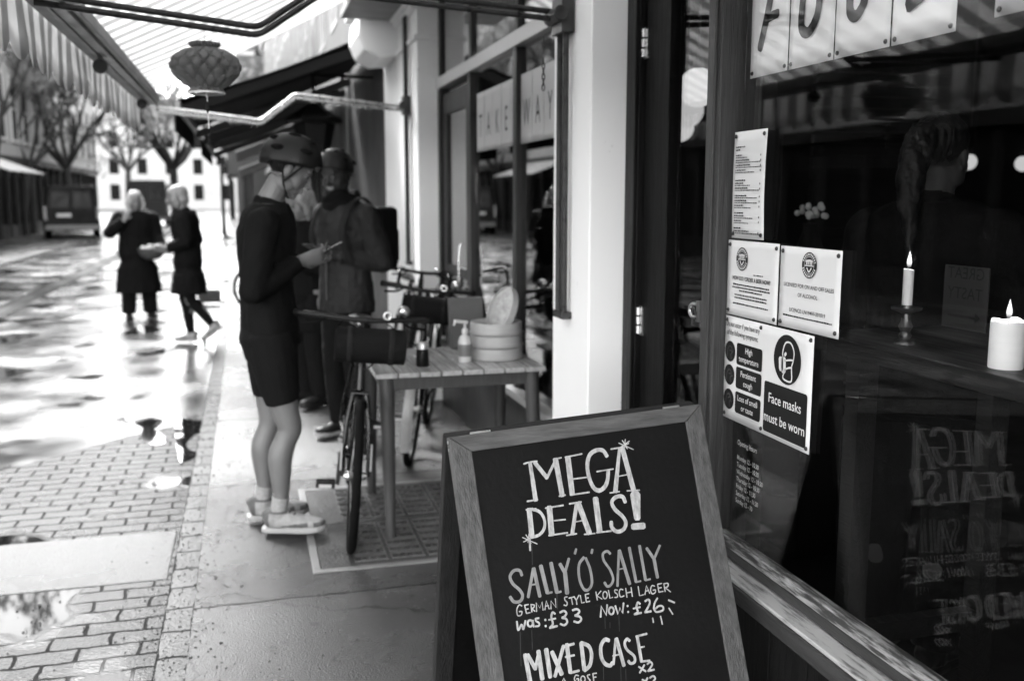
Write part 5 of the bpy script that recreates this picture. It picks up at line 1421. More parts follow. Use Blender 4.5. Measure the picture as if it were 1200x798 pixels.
# ------------------------------------------------------------------ vans
def van(label, x, y, w, h, paint, sc_=1.0, z=0.0):
    t = thing('van', label, 'van', (x, y, z))
    L = 4.7; b = MB()
    def sec(yy, wb, wt, zb, zt, n=8):
        r = .16; p = []
        for cx, cz, a0, k in ((wb / 2, zb, 0, 0), (wt / 2, zt, 0, 1), (-wt / 2, zt, 90, 1), (-wb / 2, zb, 90, 0)):
            if k:
                for q in range(n):
                    a = R(a0 + 90 * q / (n - 1)); p.append((cx - math.copysign(r, cx) + r * math.cos(a), yy, cz - r + r * math.sin(a)))
            else: p.append((cx, yy, cz))
        return p
    S = [sec(.0, w * .95, w * .80, .42, h - .06), sec(.05, w * .99, w * .85, .36, h - .01), sec(.4, w, w * .87, .34, h), sec(2.6, w, w * .87, .34, h), sec(3.3, w, w * .84, .34, h - .16), sec(3.9, w * .98, w * .9, .34, 1.2), sec(4.6, w * .92, w * .84, .36, 1.0)]
    n = len(S[0]); vs = [q for s in S for q in s]; fs = []
    for i in range(len(S) - 1):
        for k in range(n): fs.append((i * n + k, i * n + (k + 1) % n, (i + 1) * n + (k + 1) % n, (i + 1) * n + k))
    fs += [tuple(range(n)), tuple((len(S) - 1) * n + k for k in range(n))]
    b.add([(x + p[0], y + p[1], z + p[2]) for p in vs], fs); b.build('body', paint, t, smooth=35)
    for s in (-1, 1):
        b = MB(); x0, x1 = (.06, w * .36)
        b.hexa([(x + s * x0, y - .012, z + h * .58), (x + s * x1, y - .012, z + h * .58), (x + s * x1, y + .05, z + h * .58), (x + s * x0, y + .05, z + h * .58), (x + s * x0, y + .0, z + h * .88), (x + s * x1 * .92, y + .0, z + h * .88), (x + s * x1 * .92, y + .06, z + h * .88), (x + s * x0, y + .06, z + h * .88)]); b.build('rear_window', M['vanglass'], t)
        b = MB(); b.box((x + s * (w * .43), y - .02, z + .72), (x + s * (w * .475), y + .05, z + h * .62)); b.build('tail_lamp', M['lampred'], t)
        for yy in (.85, 3.75):
            q = MB(); q.lathe([(.2, -.1), (.31, -.1), (.33, -.06), (.33, .06), (.31, .1), (.2, .1)], (x + s * (w / 2 - .12), y + yy, z + .33), 22, axis=(1, 0, 0)); wh = q.build('wheel', M['rubber'], t, smooth=40)
            q = MB(); q.lathe([(.02, .08), (.19, .07), (.2, .1), (.17, .105)], (x + s * (w / 2 - .12), y + yy, z + .33), 18, axis=(s, 0, 0)); q.build('rim', M['steel'], wh, smooth=40)
    b = MB(); b.box((x - w * .47, y - .07, z + .33), (x + w * .47, y + .04, z + .52)); b.build('bumper', M['greytrim'], t, bevel=.02)
    b = MB(); b.box((x - .52, y - .022, z + .82), (x - .02, y + .0, z + .95)); b.build('number_plate', M['plate'], t)
    b = MB(); b.box((x - .008, y - .006, z + .5), (x + .008, y + .1, z + h * .93)); b.build('door_seam', M['ink'], t)
    t.rotation_euler = (0, 0, math.atan2(-x, y))
    return t
van('black van parked facing away at the left of the street', -6.3, 39.6, 1.98, 1.98, M['vanblack'])
van('taller grey van far off behind the woman with the basket', -5.0, 55.0, 2.2, 2.45, M['greypanel'])

# ------------------------------------------------------------------ trees
def tree(label, base, height, lean=(0, 0), limbs=5, r0=.16, crotch=.35, spread=.9, seed=0, twigs=1.0, leaves=900):
    rr = random.Random(seed)
    t = thing('street_tree', label, 'tree', base, 0, 'bare street trees')
    tk, cr = MB(), MB()
    base = Vector(base); top = base + Vector((lean[0], lean[1], height * crotch))
    tips = []
    def branch(mb, p, d, L, r, depth):
        pts = [p]; rs = [r]; k = 5
        for i in range(k):
            d = (d + Vector((rr.gauss(0, .13), rr.gauss(0, .13), rr.gauss(.05, .09)))).normalized()
            p = p + d * L / k; pts.append(p); rs.append(r * (1 - .62 * (i + 1) / k))
        mb.tube(pts, rs, 7 if r > .03 else (5 if r > .012 else 3))
        if depth == 0:
            tips.extend(pts[2:]); return
        for q in range(rr.choice((3, 4)) if depth > 1 else rr.choice((4, 5, 6))):
            i = rr.randint(2, k); nd = (d + Vector((rr.gauss(0, .6), rr.gauss(0, .6), rr.gauss(.1, .35)))).normalized()
            branch(tk if depth > 2 else cr, pts[i], nd, L * rr.uniform(.5, .78), rs[i] * rr.uniform(.5, .75), depth - 1)
    mid = base.lerp(top, .5) + Vector((rr.gauss(0, .06), 0, 0))
    tk.tube(catmull([base - Vector((0, 0, .1)), mid, top], 4), [r0 * 1.25] + [r0] * 3 + [r0 * .95] * 4 + [r0 * .85], 12)
    for k in range(limbs):
        a = 2 * math.pi * (k + rr.random() * .5) / limbs
        d = Vector((math.cos(a) * spread, math.sin(a) * spread, 1.0)).normalized()
        branch(tk, top - Vector((0, 0, .05)), d, height * .42, r0 * .6, 3)
    tk.build('trunk', M['bark'], t, smooth=60)
    cr.cur = 1
    for k in range(leaves):
        p = rr.choice(tips) + Vector((rr.gauss(0, .12), rr.gauss(0, .12), rr.gauss(0, .12))); s = rr.uniform(.04, .09)
        e = Euler((rr.random() * 6, rr.random() * 6, rr.random() * 6)).to_matrix()
        cr.add([p + e @ Vector(v) for v in ((-s, -s * .7, 0), (s, -s * .7, 0), (s * 1.2, s * .6, s * .3), (-s * .8, s * .7, s * .2))], [(0, 1, 2, 3)])
    cr.build('crown', [M['twig'], M['leaf']], t)
    return t
def gp(u, Y): return ((u - VPX) / 1142.0 * Y)
tree('slender leaning street tree on the far pavement at the left edge', (gp(8, 25), 25, 0), 6.2, (.75, 0), 4, .075, .55, .7, 1, leaves=4500)
tree('bare tree with forked limbs rising right behind the black van', (gp(101, 48), 48, 0), 9.5, (.1, 0), 8, .17, .30, .75, 2, leaves=8000)
tree('bare tree with upright limbs farther back at the left of the black van', (gp(55, 44), 44, 0), 8.5, (.4, 0), 7, .14, .32, .8, 3, leaves=7000)
tree('bare tree with fanning limbs above the two women', (gp(212, 52), 52, 0), 9.0, (0, 0), 9, .2, .33, 1.1, 4, leaves=4500)
tree('distant bare tree between the van and the women at the street end', (gp(165, 70), 70, 0), 10, (0, 0), 8, .19, .33, .9, 5, leaves=4500)
# posts and small things down the pavement
t = thing('street_post', 'thin dark post on a flared foot far down the pavement', 'post', (gp(263, 38), 38, 0))
p = Vector((gp(263, 38), 38, 0)); b = MB(); b.lathe([(.3, 0), (.3, .05), (.1, .16), (.07, .5), (.06, 2.7), (.001, 2.75)], p, 14); b.build('post', M['black'], t, smooth=40)
b = MB(); b.lathe([(.2, 2.72), (.16, 2.95), (.22, 3.05), (.01, 3.15)], p, 10); b.build('lamp_head', M['black'], t, smooth=40)
c = atZ(246, 354, 0)
t = thing('wooden_crate', 'low dark slatted crate standing on the ground behind the walking woman', 'crate', (c.x, c.y, 0))
b = MB()
for k in range(3): b.box((c.x - .16, c.y - .12, .01 + k * .06), (c.x + .16, c.y - .105, .055 + k * .06)); b.box((c.x - .16, c.y + .105, .01 + k * .06), (c.x + .16, c.y + .12, .055 + k * .06)); b.box((c.x - .16, c.y - .104, .01 + k * .06), (c.x - .145, c.y + .104, .055 + k * .06)); b.box((c.x + .145, c.y - .104, .01 + k * .06), (c.x + .16, c.y + .104, .055 + k * .06))
b.box((c.x - .144, c.y - .104, .0), (c.x + .144, c.y + .104, .012))
for sx in (-.135, .12):
    for sy in (-.1, .085): b.box((c.x + sx, c.y + sy, .012), (c.x + sx + .015, c.y + sy + .015, .18))
b.build('crate', M['shopdark'], t)
# ------------------------------------------------------------------ people
def lerp(a, b, t): return Vector(a).lerp(Vector(b), t)

def limb(mb, pts, rs, n=16):
    q = catmull([Vector((p[0], p[1], p[2], r)) for p, r in zip(pts, rs)], 5)
    mb.tube([Vector(v[:3]) for v in q], [v[3] for v in q], n)

def hand(mb, w, d, pn, side, curl=45, size=1.0):
    """palm, four unequal fingers and a thumb; d points to the fingers, pn out of the palm, side +1 when the thumb lies along d x pn"""
    d = Vector(d).normalized(); pn = Vector(pn); pn = (pn - d * pn.dot(d)).normalized(); x = d.cross(pn) * side
    w = Vector(w); s = size
    mb.tube([w - d * .02, w + d * .02 * s, w + d * .06 * s, w + d * .095 * s, w + d * .104 * s], [(.026 * s, .020 * s), (.032 * s, .018 * s), (.041 * s, .016 * s), (.041 * s, .013 * s), (.036 * s, .009 * s)], 14, ell=x)
    for k, (off, L) in enumerate(((.0315, .068), (.0105, .078), (-.0105, .074), (-.031, .056))):
        p = w + d * .088 * s + x * off * s; a = R(8 + k * 3); pts = [p]
        for seg, f in enumerate((.46, .32, .24)):
            dd = d * math.cos(a) + pn * math.sin(a) + x * off * 1.5
            p = p + dd.normalized() * L * f * s * 1.05; pts.append(p); a += R(curl * (.8 if seg == 0 else .6))
        mb.tube(pts, [.0085 * s, .008 * s, .0074 * s, .0062 * s], 8); mb.ball(p, .0064 * s, 8, 6)
    p = w + d * .03 * s + x * .028 * s; dd = (d * .62 + x * .6 + pn * .45).normalized(); q = p + dd * .042 * s; e = q + (d * .85 + x * .15 + pn * .45).normalized() * .034 * s
    mb.tube([p - dd * .012, p, q, e], [.012 * s, .013 * s, .0098 * s, .0075 * s], 9); mb.ball(e, .0076 * s, 8, 6)

def head_parts(mb, H, s=1.0):
    """cranium, jaw, nose, lips, brow and ears; H places the head (face towards local +Y)"""
    rot = H.to_3x3().normalized()
    def B(c, r): mb.ball(H @ (Vector(c) * s), Vector(r) * s, 18, 12, rot)
    B((0, -.012, .03), (.076, .096, .088)); B((0, .03, -.02), (.064, .066, .082)); B((0, .045, -.068), (.045, .042, .036)); B((0, .066, -.094), (.022, .020, .018))
    for q in (-1, 1): B((q * .036, .048, -.03), (.03, .032, .038)); B((q * .077, -.006, -.008), (.009, .020, .032)); B((q * .050, .01, -.062), (.022, .045, .036))
    B((0, .083, .034), (.05, .014, .012)); B((0, .04, .055), (.06, .052, .05))
    pts = [H @ (Vector(p) * s) for p in ((0, .088, .022), (0, .103, -.004), (0, .115, -.022), (0, .100, -.034))]
    mb.tube(pts, [.009 * s, .011 * s, .0145 * s, .010 * s], 10)
    for q in (-1, 1): B((q * .012, .100, -.027), (.009, .010, .008)); B((q * .031, .079, .010), (.016, .012, .009))
    B((0, .088, -.052), (.024, .012, .007)); B((0, .086, -.064), (.021, .013, .008))

def shoe(t, an, toe, m, sm, L=.27, name='shoe'):
    """trainer: heel under the ankle, toe direction given"""
    an, d = Vector(an), Vector(toe).normalized()
    x = d.cross(Vector((0, 0, 1))).normalized(); u = x.cross(d).normalized()
    o = an - u * .085 - d * .07
    b = MB()
    def ring(f, w, h, z0): return (o + d * L * f + u * (z0 + h / 2), (w, h / 2))
    S = [ring(.0, .024, .07, .028), ring(.05, .035, .095, .02), ring(.2, .041, .108, .016), ring(.34, .042, .096, .016), ring(.48, .044, .078, .016), ring(.66, .048, .064, .016), ring(.82, .046, .056, .018), ring(.93, .035, .046, .020), ring(.985, .018, .03, .022)]
    b.tube([p for p, r in S], [r for p, r in S], 18, ell=x)
    b.tube([an + u * .022, an - u * .01, an - u * .05], [(.044, .052), (.044, .052), (.042, .05)], 16, ell=x)
    light = m is M['shoelight']
    def zone(c):
        q = Vector(c) - o; f = q.dot(d) / L; h = q.dot(u); sx = abs(q.dot(x))
        if h > .098 and f < .4: return 1
        if f < .10 and h > .03: return 1
        if f > .84 and h < .058: return 1
        if .26 < f < .56 and sx < .020 and h > .06: return 2 if int((f - .26) * 26) % 2 else 1
        if .30 < f < .74 and sx > .034 and abs(h - .028 - .05 * (f - .3)) < .011: return 1
        return 0
    sh = b.solid(name, [m, M['shoedark'], M['sole']] if light else m, t, .005, 2, post=zone if light else None)
    b = MB(); prof = [(-.03, .024), (.0, .036), (.08, .043), (.2, .044), (.4, .043), (.6, .049), (.78, .052), (.9, .045), (.97, .030), (1.01, .012)]
    lo = [o + d * L * f - x * w for f, w in prof] + [o + d * L * f + x * w for f, w in reversed(prof)]
    lift_ = [u * (.004 + .012 * max(0, f - .75) / .25) for f, w in prof]; lift_ = lift_ + lift_[::-1]
    b.prism([p + q for p, q in zip(lo, lift_)], u * .027); b.build('sole', sm, sh, bevel=.009, local=True)

def person(label, loc, rz, P, group=None):
    t = thing('person', label, 'person', loc, rz, group)
    g = lambda k, dflt: Vector(P.get(k, dflt))
    hz = P.get('hip_z', .93)
    hip = g('hip', (0, 0, hz)); neck = g('neck', (0, .0, 1.46)); hd = g('head', (0, .03, 1.62))
    wide = P.get('wide', 1.0)
    pitch, yaw = P.get('look', (0, 0))
    H = Matrix.Translation(hd) @ Euler((R(-pitch), 0, R(yaw)), 'XYZ').to_matrix().to_4x4()
    J = {}
    for s, n in ((1, 'R'), (-1, 'L')):
        J['sh' + n] = g('sh' + n, (.18 * s * wide, neck.y - .01, neck.z - .065)); J['el' + n] = g('el' + n, (.22 * s, -.04, 1.13)); J['wr' + n] = g('wr' + n, (.22 * s, .06, .90))
        J['hi' + n] = Vector((hip.x + .09 * s, hip.y, hip.z - .02)); J['kn' + n] = g('kn' + n, (.1 * s, .02, .5)); J['an' + n] = g('an' + n, (.1 * s, -.02, .095)); J['toe' + n] = g('toe' + n, (.12 * s, 1, 0))
    def torso(mb, grow=0.0, z_lo=None, flare=0.0, top=True):
        Z = [(-.10, .135, .10), (-.02, .165, .115), (.10, .155, .105), (.22, .140, .098), (.36, .160, .112), (.46, .168, .115), (.54, .150, .095), (.585, .085, .07)]
        if z_lo is not None: Z = [q for q in Z if q[0] > z_lo + .03]
        H_ = neck.z + .03 - hip.z; secs = []
        if z_lo is not None and z_lo < 0:
            n = 4
            for k in range(n):
                zz = z_lo + (Z[0][0] - z_lo) * k / n; f = flare * (1 - k / n)
                secs.append((hip + Vector((0, 0, zz)), .170 * wide + grow + f, .120 + grow + f))
        for f, rx, ry in Z:
            if f > .5 and not top: continue
            a = max(0, f) / .585; c = hip.lerp(neck, a) + Vector((0, P.get('slouch', 0) * math.sin(math.pi * a), 0)); c.z = hip.z + f / .585 * H_ if f > 0 else hip.z + f
            secs.append((c, rx * wide + grow, ry + grow))
        mb.loft(secs, 24)
    # the body, one continuous skin
    b = MB(); torso(b)
    b.tube([neck - Vector((0, 0, .04)), neck + Vector((0, .0, .03)), hd + H.to_3x3() @ Vector((0, -.012, -.05))], [.075, .058, .055], 16)
    head_parts(b, H)
    for s, n in ((1, 'R'), (-1, 'L')):
        S, E, W = J['sh' + n], J['el' + n], J['wr' + n]
        b.ball(S, .062, 14, 10); limb(b, [S, lerp(S, E, .35), E], [.055, .05, .039]); limb(b, [E, lerp(E, W, .3), W], [.039, .041, .025]); b.ball(E, .041, 12, 8)
        hdv = P.get('hand' + n, None)
        if hdv: hand(b, W, hdv[0], hdv[1], hdv[2], hdv[3])
        else: hand(b, W, (W - E), Vector((-s, .3, 0)), 1 if s < 0 else -1, 25)
        a, k, c = J['hi' + n], J['kn' + n], J['an' + n]
        kd = (c - k).normalized(); back = Vector((0, -1, 0)) if abs(kd.y) < .7 else Vector((0, 0, 1))
        limb(b, [a + Vector((0, 0, .03)), lerp(a, k, .4), lerp(a, k, .78), k - back * .006, lerp(k, c, .14) + back * .006, lerp(k, c, .32) + back * .022, lerp(k, c, .55) + back * .012, lerp(k, c, .8), c], [.095, .082, .064, .056, .052, .056, .048, .035, .034], 20)
        b.ball(k - back * .026, (.034, .026, .042), 12, 8)
        tv = J['toe' + n].normalized(); b.tube([c - tv * .04 - Vector((0, 0, .04)), c + tv * .1 - Vector((0, 0, .055)), c + tv * .16 - Vector((0, 0, .06))], [(.032, .03), (.036, .025), (.03, .018)], 12); b.ball(c - Vector((0, 0, .025)), (.034, .038, .045), 12, 8)
    Hi = H.inverted()
    def post(c):
        q = Hi @ Vector(c)
        if abs(abs(q.x) - .031) < .0125 and abs(q.z - .010) < .0065 and q.y > .075: return 1
        if abs(q.x) < .024 and -.071 < q.z < -.047 and q.y > .085: return 2
        return 0
    b.solid('body', [P.get('skin', M['skin']), M['eye'], M['lip']], t, P.get('voxel', .0045), 2, post=post)
    # clothes
    tm = P.get('topmat', M['jersey']); gr = P.get('grow', .018)
    b = MB(); torso(b, gr, P.get('hem', -.08), P.get('flare', 0.0))
    b.tube([neck + Vector((0, -.01, -.05)), neck + Vector((0, 0, .012)), neck + Vector((0, .012, P.get('collar', .045)))], [.10, .073, .066], 18)
    for n in 'RL':
        S, E, W = J['sh' + n], J['el' + n], J['wr' + n]
        b.ball(S, .066 + gr * .6, 14, 10); b.tube([S, lerp(S, E, .4), E], [.062 + gr * .7, .055 + gr * .7, .047 + gr * .6], 16); b.ball(E, .047 + gr * .6, 12, 8); b.tube([E, lerp(E, W, .4), lerp(E, W, .93)], [.046 + gr * .6, .043 + gr * .6, .033 + gr * .5], 16)
    top = b.solid(P.get('topname', 'jacket'), tm, t, .0075, 3, wrinkle=P.get('wrinkle', .006), wscale=13)
    if P.get('zip'):
        b = MB(); b.tube([hip + Vector((0, .155, -.02)), lerp(hip, neck, .5) + Vector((0, .155, 0)), neck + Vector((0, .085, -.02))], .006, 6); b.build('zip', M['darksteel'], top, local=True)
    bm_ = P.get('botmat', M['trousers'])
    b = MB()
    b.loft([(hip + Vector((0, 0, -.13)), .165, .12), (hip + Vector((0, -.01, -.03)), .182 * wide, .135), (hip + Vector((0, 0, .08)), .170 * wide, .122)], 24)
    kind = P.get('bottom', 'trousers')
    for n in 'RL':
        a, k, c = J['hi' + n], J['kn' + n], J['an' + n]
        if kind == 'shorts':
            e = lerp(a, k, P.get('shorts_len', .86)); b.tube([a + Vector((0, 0, .02)), lerp(a, e, .5) + Vector((0, -.004, 0)), e], [.112, .104, P.get('shorts_r', .092)], 18)
        elif kind == 'leggings':
            b.tube([a, lerp(a, k, .5), k, lerp(k, c, .3) + Vector((0, -.012, 0)), c], [.098, .084, .062, .064, .041], 16)
        else:
            b.tube([a, lerp(a, k, .5), k, lerp(k, c, .5), lerp(k, c, .99)], [.105, .095, P.get('leg_r', .078), P.get('leg_r', .078) * .96, P.get('leg_r', .078) * .95], 16)
    b.solid(kind, bm_, t, .0075, 3, wrinkle=.005, wscale=11)
    for n in 'RL':
        shoe(t, J['an' + n], J['toe' + n], P.get('shoemat', M['shoeblack']), P.get('solemat', M['shoeblack']), P.get('shoeL', .27))
        if P.get('socks'):
            b = MB(); c, k = J['an' + n], J['kn' + n]; b.tube([c - Vector((0, 0, .02)), c + Vector((0, 0, .02)), lerp(c, k, .2)], [.040, .0385, .040], 16); b.build('sock', M['sock'], t, smooth=60, local=True)
    # head wear
    hr = P.get('hair', 'short'); hm = P.get('hairmat', M['darkhair'])
    rot = H.to_3x3()
    def Hb(mb, c, r): mb.ball(H @ Vector(c), r, 18, 12, rot)
    if hr == 'short' and not P.get('helmet'):
        b = MB(); Hb(b, (0, -.02, .042), (.083, .098, .088)); b.solid('hair', hm, t, .006, 2, wrinkle=.006, wscale=50)
    elif hr == 'short':
        b = MB(); Hb(b, (0, -.022, .03), (.080, .092, .082)); b.solid('hair', hm, t, .006, 2)
    elif hr == 'bob':
        b = MB(); Hb(b, (0, -.02, .045), (.09, .107, .09))
        Hb(b, (0, -.045, -.02), (.088, .075, .10))
        for s in (-1, 1): b.tube([H @ Vector((s * .072, .02, .05)), H @ Vector((s * .088, .015, -.03)), H @ Vector((s * .078, .02, -.115))], [(.018, .035), (.02, .045), (.012, .03)], 10)
        b.solid('hair', hm, t, .007, 3, wrinkle=.008, wscale=45)
    elif hr == 'ponytail':
        b = MB(); Hb(b, (0, -.02, .042), (.084, .104, .09)); Hb(b, (0, -.10, .05), (.03, .035, .03))
        b.solid('hair', hm, t, .006, 2, wrinkle=.004, wscale=60)
        b = MB(); b.tube(catmull([H @ Vector((0, -.10, .06)), H @ Vector((.0, -.15, .03)), H @ Vector((.0, -.20, -.10)), H @ Vector((.02, -.22, -.24)), H @ Vector((.03, -.22, -.36))], 5), [.018, .028, .036, .042, .045, .047, .047, .046, .045, .043, .041, .038, .034, .03, .026, .022, .018, .014, .01, .007, .004], 12)
        b.solid('ponytail', M['ponyhair'], t, .006, 1, wrinkle=.008, wscale=50)
        b = MB(); b.tube([H @ Vector((.0, -.125, .045)) + rot @ Vector((.025 * math.cos(a), 0, .025 * math.sin(a))) for a in [2 * math.pi * k / 16 for k in range(16)]], .008, 6, closed=True); b.build('hair_band', M['ink'], t, smooth=60, local=True)
    if P.get('helmet'):
        b = MB(); n, m = 36, 12; vs, fs = [], []
        tilt = Euler((R(21), 0, 0)).to_matrix()
        for j in range(m + 1):
            th = math.pi * .5 * j / m * 1.12
            for k in range(n):
                a = 2 * math.pi * k / n
                e_ = math.sin(th) ** .9; q = Vector((.110 * e_ * math.cos(a), .141 * e_ * math.sin(a), .124 * math.cos(th)))
                if q.z < 0 and abs(math.sin(a)) > .8: q.z *= (.5 if math.sin(a) > 0 else 1.5)
                groove = .006 * max(0, math.cos(3 * a * 2)) * math.sin(th) ** 2
                q = q * (1 - groove / .11)
                vs.append(H @ (Vector((0, -.014, .042)) + tilt @ q))
        for j in range(m):
            for k in range(n):
                l = (k + 1) % n; fs.append((j * n + k, j * n + l, (j + 1) * n + l, (j + 1) * n + k))
        b.add(vs, fs); he = b.build('helmet', M['helmet'], t, smooth=60, local=True); he.modifiers.new('thick', 'SOLIDIFY').thickness = .016
        for s in (-1, 1):
            for y0_, z_, sc_ in ((-.075, .115, 1), (.0, .128, 1.15), (.065, .118, .9), (-.06, .08, 1.3), (.05, .08, 1.2)):
                x_ = .035 if z_ > .1 else .078
                b = MB(); dirv = Vector((s * x_ / .103, y0_ / .142, (z_ - .04) / .115)).normalized()
                c = Vector((0, -.014, .042)) + tilt @ Vector((dirv.x * .108, dirv.y * .144, dirv.z * .123))
                b.ball(H @ c, Vector((.011, .026, .011)) * sc_, 12, 8, rot @ tilt); b.build('helmet_vent', M['helmetvent'], he, smooth=60, local=True)
        b = MB()
        for s in (-1, 1):
            b.tube([H @ Vector((s * .083, -.055, .04)), H @ Vector((s * .079, .0, -.06)), H @ Vector((s * .045, .045, -.108)), H @ Vector((0, .055, -.112))], .005, 6); b.tube([H @ Vector((s * .085, .045, .05)), H @ Vector((s * .079, .0, -.06))], .005, 6)
        b.build('helmet_strap', M['strap'], he, local=True)
    return t, H, J

P1, H1, J1 = person('cyclist in black top, shorts and helmet reading a phone beside the bicycle', (.10, 4.56, 0), R(-92), dict(
    hip=(0, -.01, .95), neck=(0, .0, 1.50), head=(0, .10, 1.68), look=(31, 0), slouch=-.012, wide=1.02,
    shR=(.19, -.02, 1.44), elR=(.235, -.075, 1.155), wrR=(.10, .135, 1.275), handR=((-.35, .9, .2), (-.85, -.1, .35), -1, 48),
    shL=(-.19, -.01, 1.44), elL=(-.235, -.06, 1.15), wrL=(-.06, .15, 1.27), handL=((.25, .9, .2), (.75, -.1, .5), 1, 48),
    knR=(.10, .055, .51), anR=(.105, .0, .10), toeR=(.25, 1, 0), knL=(-.09, -.03, .51), anL=(-.10, -.075, .10), toeL=(-.12, 1, 0),
    topmat=M['jersey'], topname='jersey', hem=-.06, grow=.02, bottom='shorts', botmat=M['shorts'], shorts_len=.72, shorts_r=.077, socks=True, shoemat=M['shoelight'], solemat=M['sole'], shoeL=.285,
    helmet=True, voxel=.004, collar=.055))
# phones: in the first cyclist's hands and the second's
def phone(label, T, loc, rz, tilt):
    t = thing('phone', label, 'phone', T, rz)
    t.rotation_euler = (tilt, 0, rz)
    b = MB(); b.box((-.037, -.075, -.004), (.037, .075, .004)); b.build('case', M['ink'], t, bevel=.004, local=True)
    b = MB(); b.box((-.033, -.068, .0042), (.033, .068, .0048)); b.build('screen', M['phone'], t, local=True)
    return t
W1 = Matrix.Translation((.10, 4.56, 0)) @ Euler((0, 0, R(-92))).to_matrix().to_4x4()
phone('pale phone held in both hands of the cyclist in shorts', W1 @ Vector((.02, .262, 1.318)), None, R(-92), R(28))

P2, H2, J2 = person('cyclist in grey jacket and helmet with a backpack, facing the one in shorts', (.60, 6.22, 0), R(125), dict(
    hip=(0, 0, .94), neck=(0, .0, 1.50), head=(0, .06, 1.69), look=(14, 22), wide=1.08,
    elR=(.25, -.08, 1.15), wrR=(.08, .12, 1.20), handR=((-.3, .9, .2), (-.8, 0, .5), -1, 45), elL=(-.25, -.10, 1.15), wrL=(-.08, .13, 1.20), handL=((.3, .9, .2), (.8, 0, .5), 1, 45),
    skin=M['shadedskin'], topmat=M['greyjacket'], hem=-.10, grow=.032, wrinkle=.010, zip=True, bottom='trousers', shoemat=M['shoeblack'], solemat=M['sole'], helmet=True, voxel=.006, collar=.07))
W2 = Matrix.Translation((.60, 6.22, 0)) @ Euler((0, 0, R(125))).to_matrix().to_4x4()
phone('phone held low by the cyclist in the grey jacket', W2 @ Vector((.0, .245, 1.24)), None, R(128), R(28))
p = W2 @ Vector((0, -.24, 1.10))
bp_ = thing('backpack', 'black square backpack worn by the cyclist in the grey jacket', 'backpack', p, R(128))
b = MB(); b.box((-.15, -.10, .0), (.15, .09, .40)); b.build('pack', M['fabricdark'], bp_, bevel=.035, local=True)
b = MB(); b.box((-.11, -.14, .04), (.11, -.101, .25)); b.build('pocket', M['fabricdark'], bp_, bevel=.012, local=True)
b = MB()
for s in (-1, 1): b.tube(catmull([(s * .11, .09, .38), (s * .125, .21, .455), (s * .13, .33, .40), (s * .135, .405, .24), (s * .15, .36, .06)], 5), [(.025, .006)] * 21, 8, ell=(1, 0, 0))
b.build('shoulder_strap', M['strap'], bp_, smooth=60, local=True)
t = thing('neck_scarf', 'black bulky scarf around the neck of the cyclist in the grey jacket', 'scarf', W2 @ Vector((0, 0, 1.46)), R(128))
b = MB()
for k in range(2): b.tube([Vector((.088 * math.cos(a), .02 + .09 * math.sin(a), .05 + .05 * k + .015 * math.sin(3 * a + k))) for a in [2 * math.pi * q / 24 for q in range(24)]], .034, 10, closed=True)
b.solid('wrap', M['blackcoat'], t, .007, 2, wrinkle=.006)

person('pale haired person in dark coat half hidden between the two cyclists', (.43, 7.3, 0), R(120), dict(
    hip=(0, 0, .88), neck=(0, .0, 1.36), head=(0, .05, 1.51), look=(20, 0), wide=.9, shR=(.165, -.01, 1.30), shL=(-.165, -.01, 1.30), elR=(.2, -.02, 1.04), wrR=(.1, .16, 1.08), elL=(-.2, -.02, 1.04), wrL=(-.1, .16, 1.08),
    topmat=M['blackcoat'], hem=-.3, grow=.03, hair='bob', hairmat=M['blonde'], voxel=.007, knR=(.09, .02, .47), knL=(-.09, .02, .47)))

PA, HA, JA = person('white haired woman in long black coat, hand at her face, holding a bowl', (-1.38, 13.4, RZ), R(196), dict(
    hip=(0, 0, .88), neck=(0, .02, 1.38), head=(0, .05, 1.54), look=(12, 0), wide=1.12,
    elR=(.33, .06, 1.14), wrR=(.17, .22, 1.30), handR=((-.4, -.1, .9), (-.3, -.9, .1), -1, 40), elL=(-.27, .02, 1.06), wrL=(-.26, .24, .98), handL=((.2, .9, -.1), (.5, 0, .85), 1, 40),
    wrinkle_=0, topmat=M['blackcoat'], hem=-.52, flare=.05, grow=.05, wrinkle=.01, leg_r=.098, hair='bob', hairmat=M['greyhair'], voxel=.006, bottom='trousers', knR=(.12, .02, .47), knL=(-.12, .0, .47), anR=(.14, .0, .09), anL=(-.14, -.06, .09)))
WA = Matrix.Translation((-1.38, 13.4, RZ)) @ Euler((0, 0, R(196))).to_matrix().to_4x4()
p = WA @ Vector((-.12, .33, .90))
t = thing('wicker_bowl', 'dark woven bowl of pale goods held by the white haired woman', 'bowl', p)
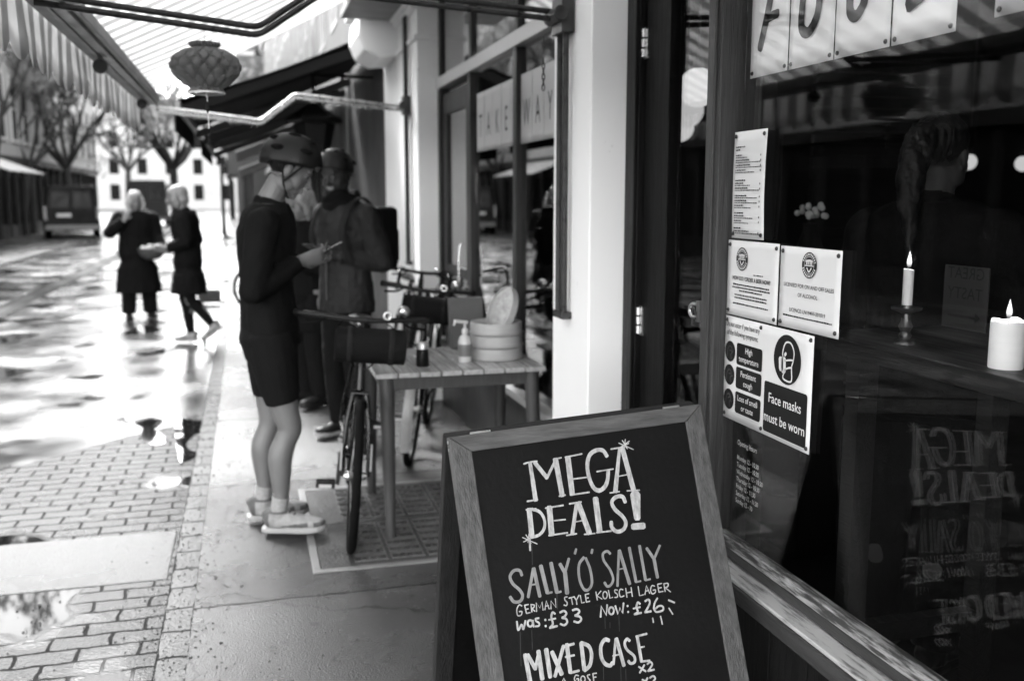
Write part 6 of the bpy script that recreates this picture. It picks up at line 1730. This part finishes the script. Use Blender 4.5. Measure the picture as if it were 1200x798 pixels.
b = MB(); b.lathe([(.07, -.10), (.13, -.06), (.165, .0), (.172, .04), (.165, .045), (.155, .0), (.12, -.05), (.001, -.08)], p, 26); b.build('bowl', M['basket'], t, smooth=50)
b = MB(); rr = random.Random(2)
for k in range(11): b.ball(p + Vector((rr.uniform(-.10, .10), rr.uniform(-.10, .10), .035 + rr.uniform(0, .03))), rr.uniform(.03, .045), 10, 7)
b.build('goods', M['bun'], t, smooth=60)

PB, HB, JB = person('fair haired woman in knee length black coat and pale trainers, mid stride', (-.62, 11.0, RZ), R(84), dict(
    hip=(0, 0, .92), neck=(0, .02, 1.42), head=(0, .085, 1.585), look=(10, 14), wide=.98, shR=(.175, .0, 1.36), shL=(-.175, 0, 1.36),
    elR=(.24, -.06, 1.12), wrR=(.16, .17, 1.03), handR=((-.2, .95, -.1), (-.8, 0, .4), -1, 30), elL=(-.24, -.03, 1.12), wrL=(-.16, .18, 1.05), handL=((.2, .95, 0), (.8, 0, .4), 1, 30),
    knR=(.08, .07, .50), anR=(.08, .02, .10), toeR=(.1, 1, -.02), knL=(-.08, -.02, .49), anL=(-.085, -.24, .21), toeL=(-.1, .8, -.62),
    topmat=M['blackcoat'], hem=-.36, flare=.035, grow=.04, wrinkle=.012, hair='bob', hairmat=M['blonde'], bottom='leggings', shoemat=M['shoelight'], solemat=M['sole'], shoeL=.25, voxel=.006))

person('person in dark coat cut off by the left edge of the view', (-3.02, 11.2, RZ), R(170), dict(
    hip=(0, 0, .9), topmat=M['blackcoat'], hem=-.42, grow=.05, hair='short', voxel=.008, wide=1.1))

c = atY(1098, 182, 2.62)
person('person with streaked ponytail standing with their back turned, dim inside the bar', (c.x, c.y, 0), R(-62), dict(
    hip=(0, 0, .98), neck=(0, .0, c.z - .17), head=(0, .03, c.z), skin=M['shadedskin'], look=(5, 0), shR=(.2, 0, c.z - .25), shL=(-.2, 0, c.z - .25), elR=(.27, .02, 1.18), wrR=(.2, .2, 1.22), elL=(-.27, .02, 1.18), wrL=(-.2, .2, 1.22),
    topmat=M['blackcoat'], grow=.035, hem=-.1, hair='ponytail', hairmat=M['darkhair'], voxel=.007, wrinkle=.008, wide=1.1))
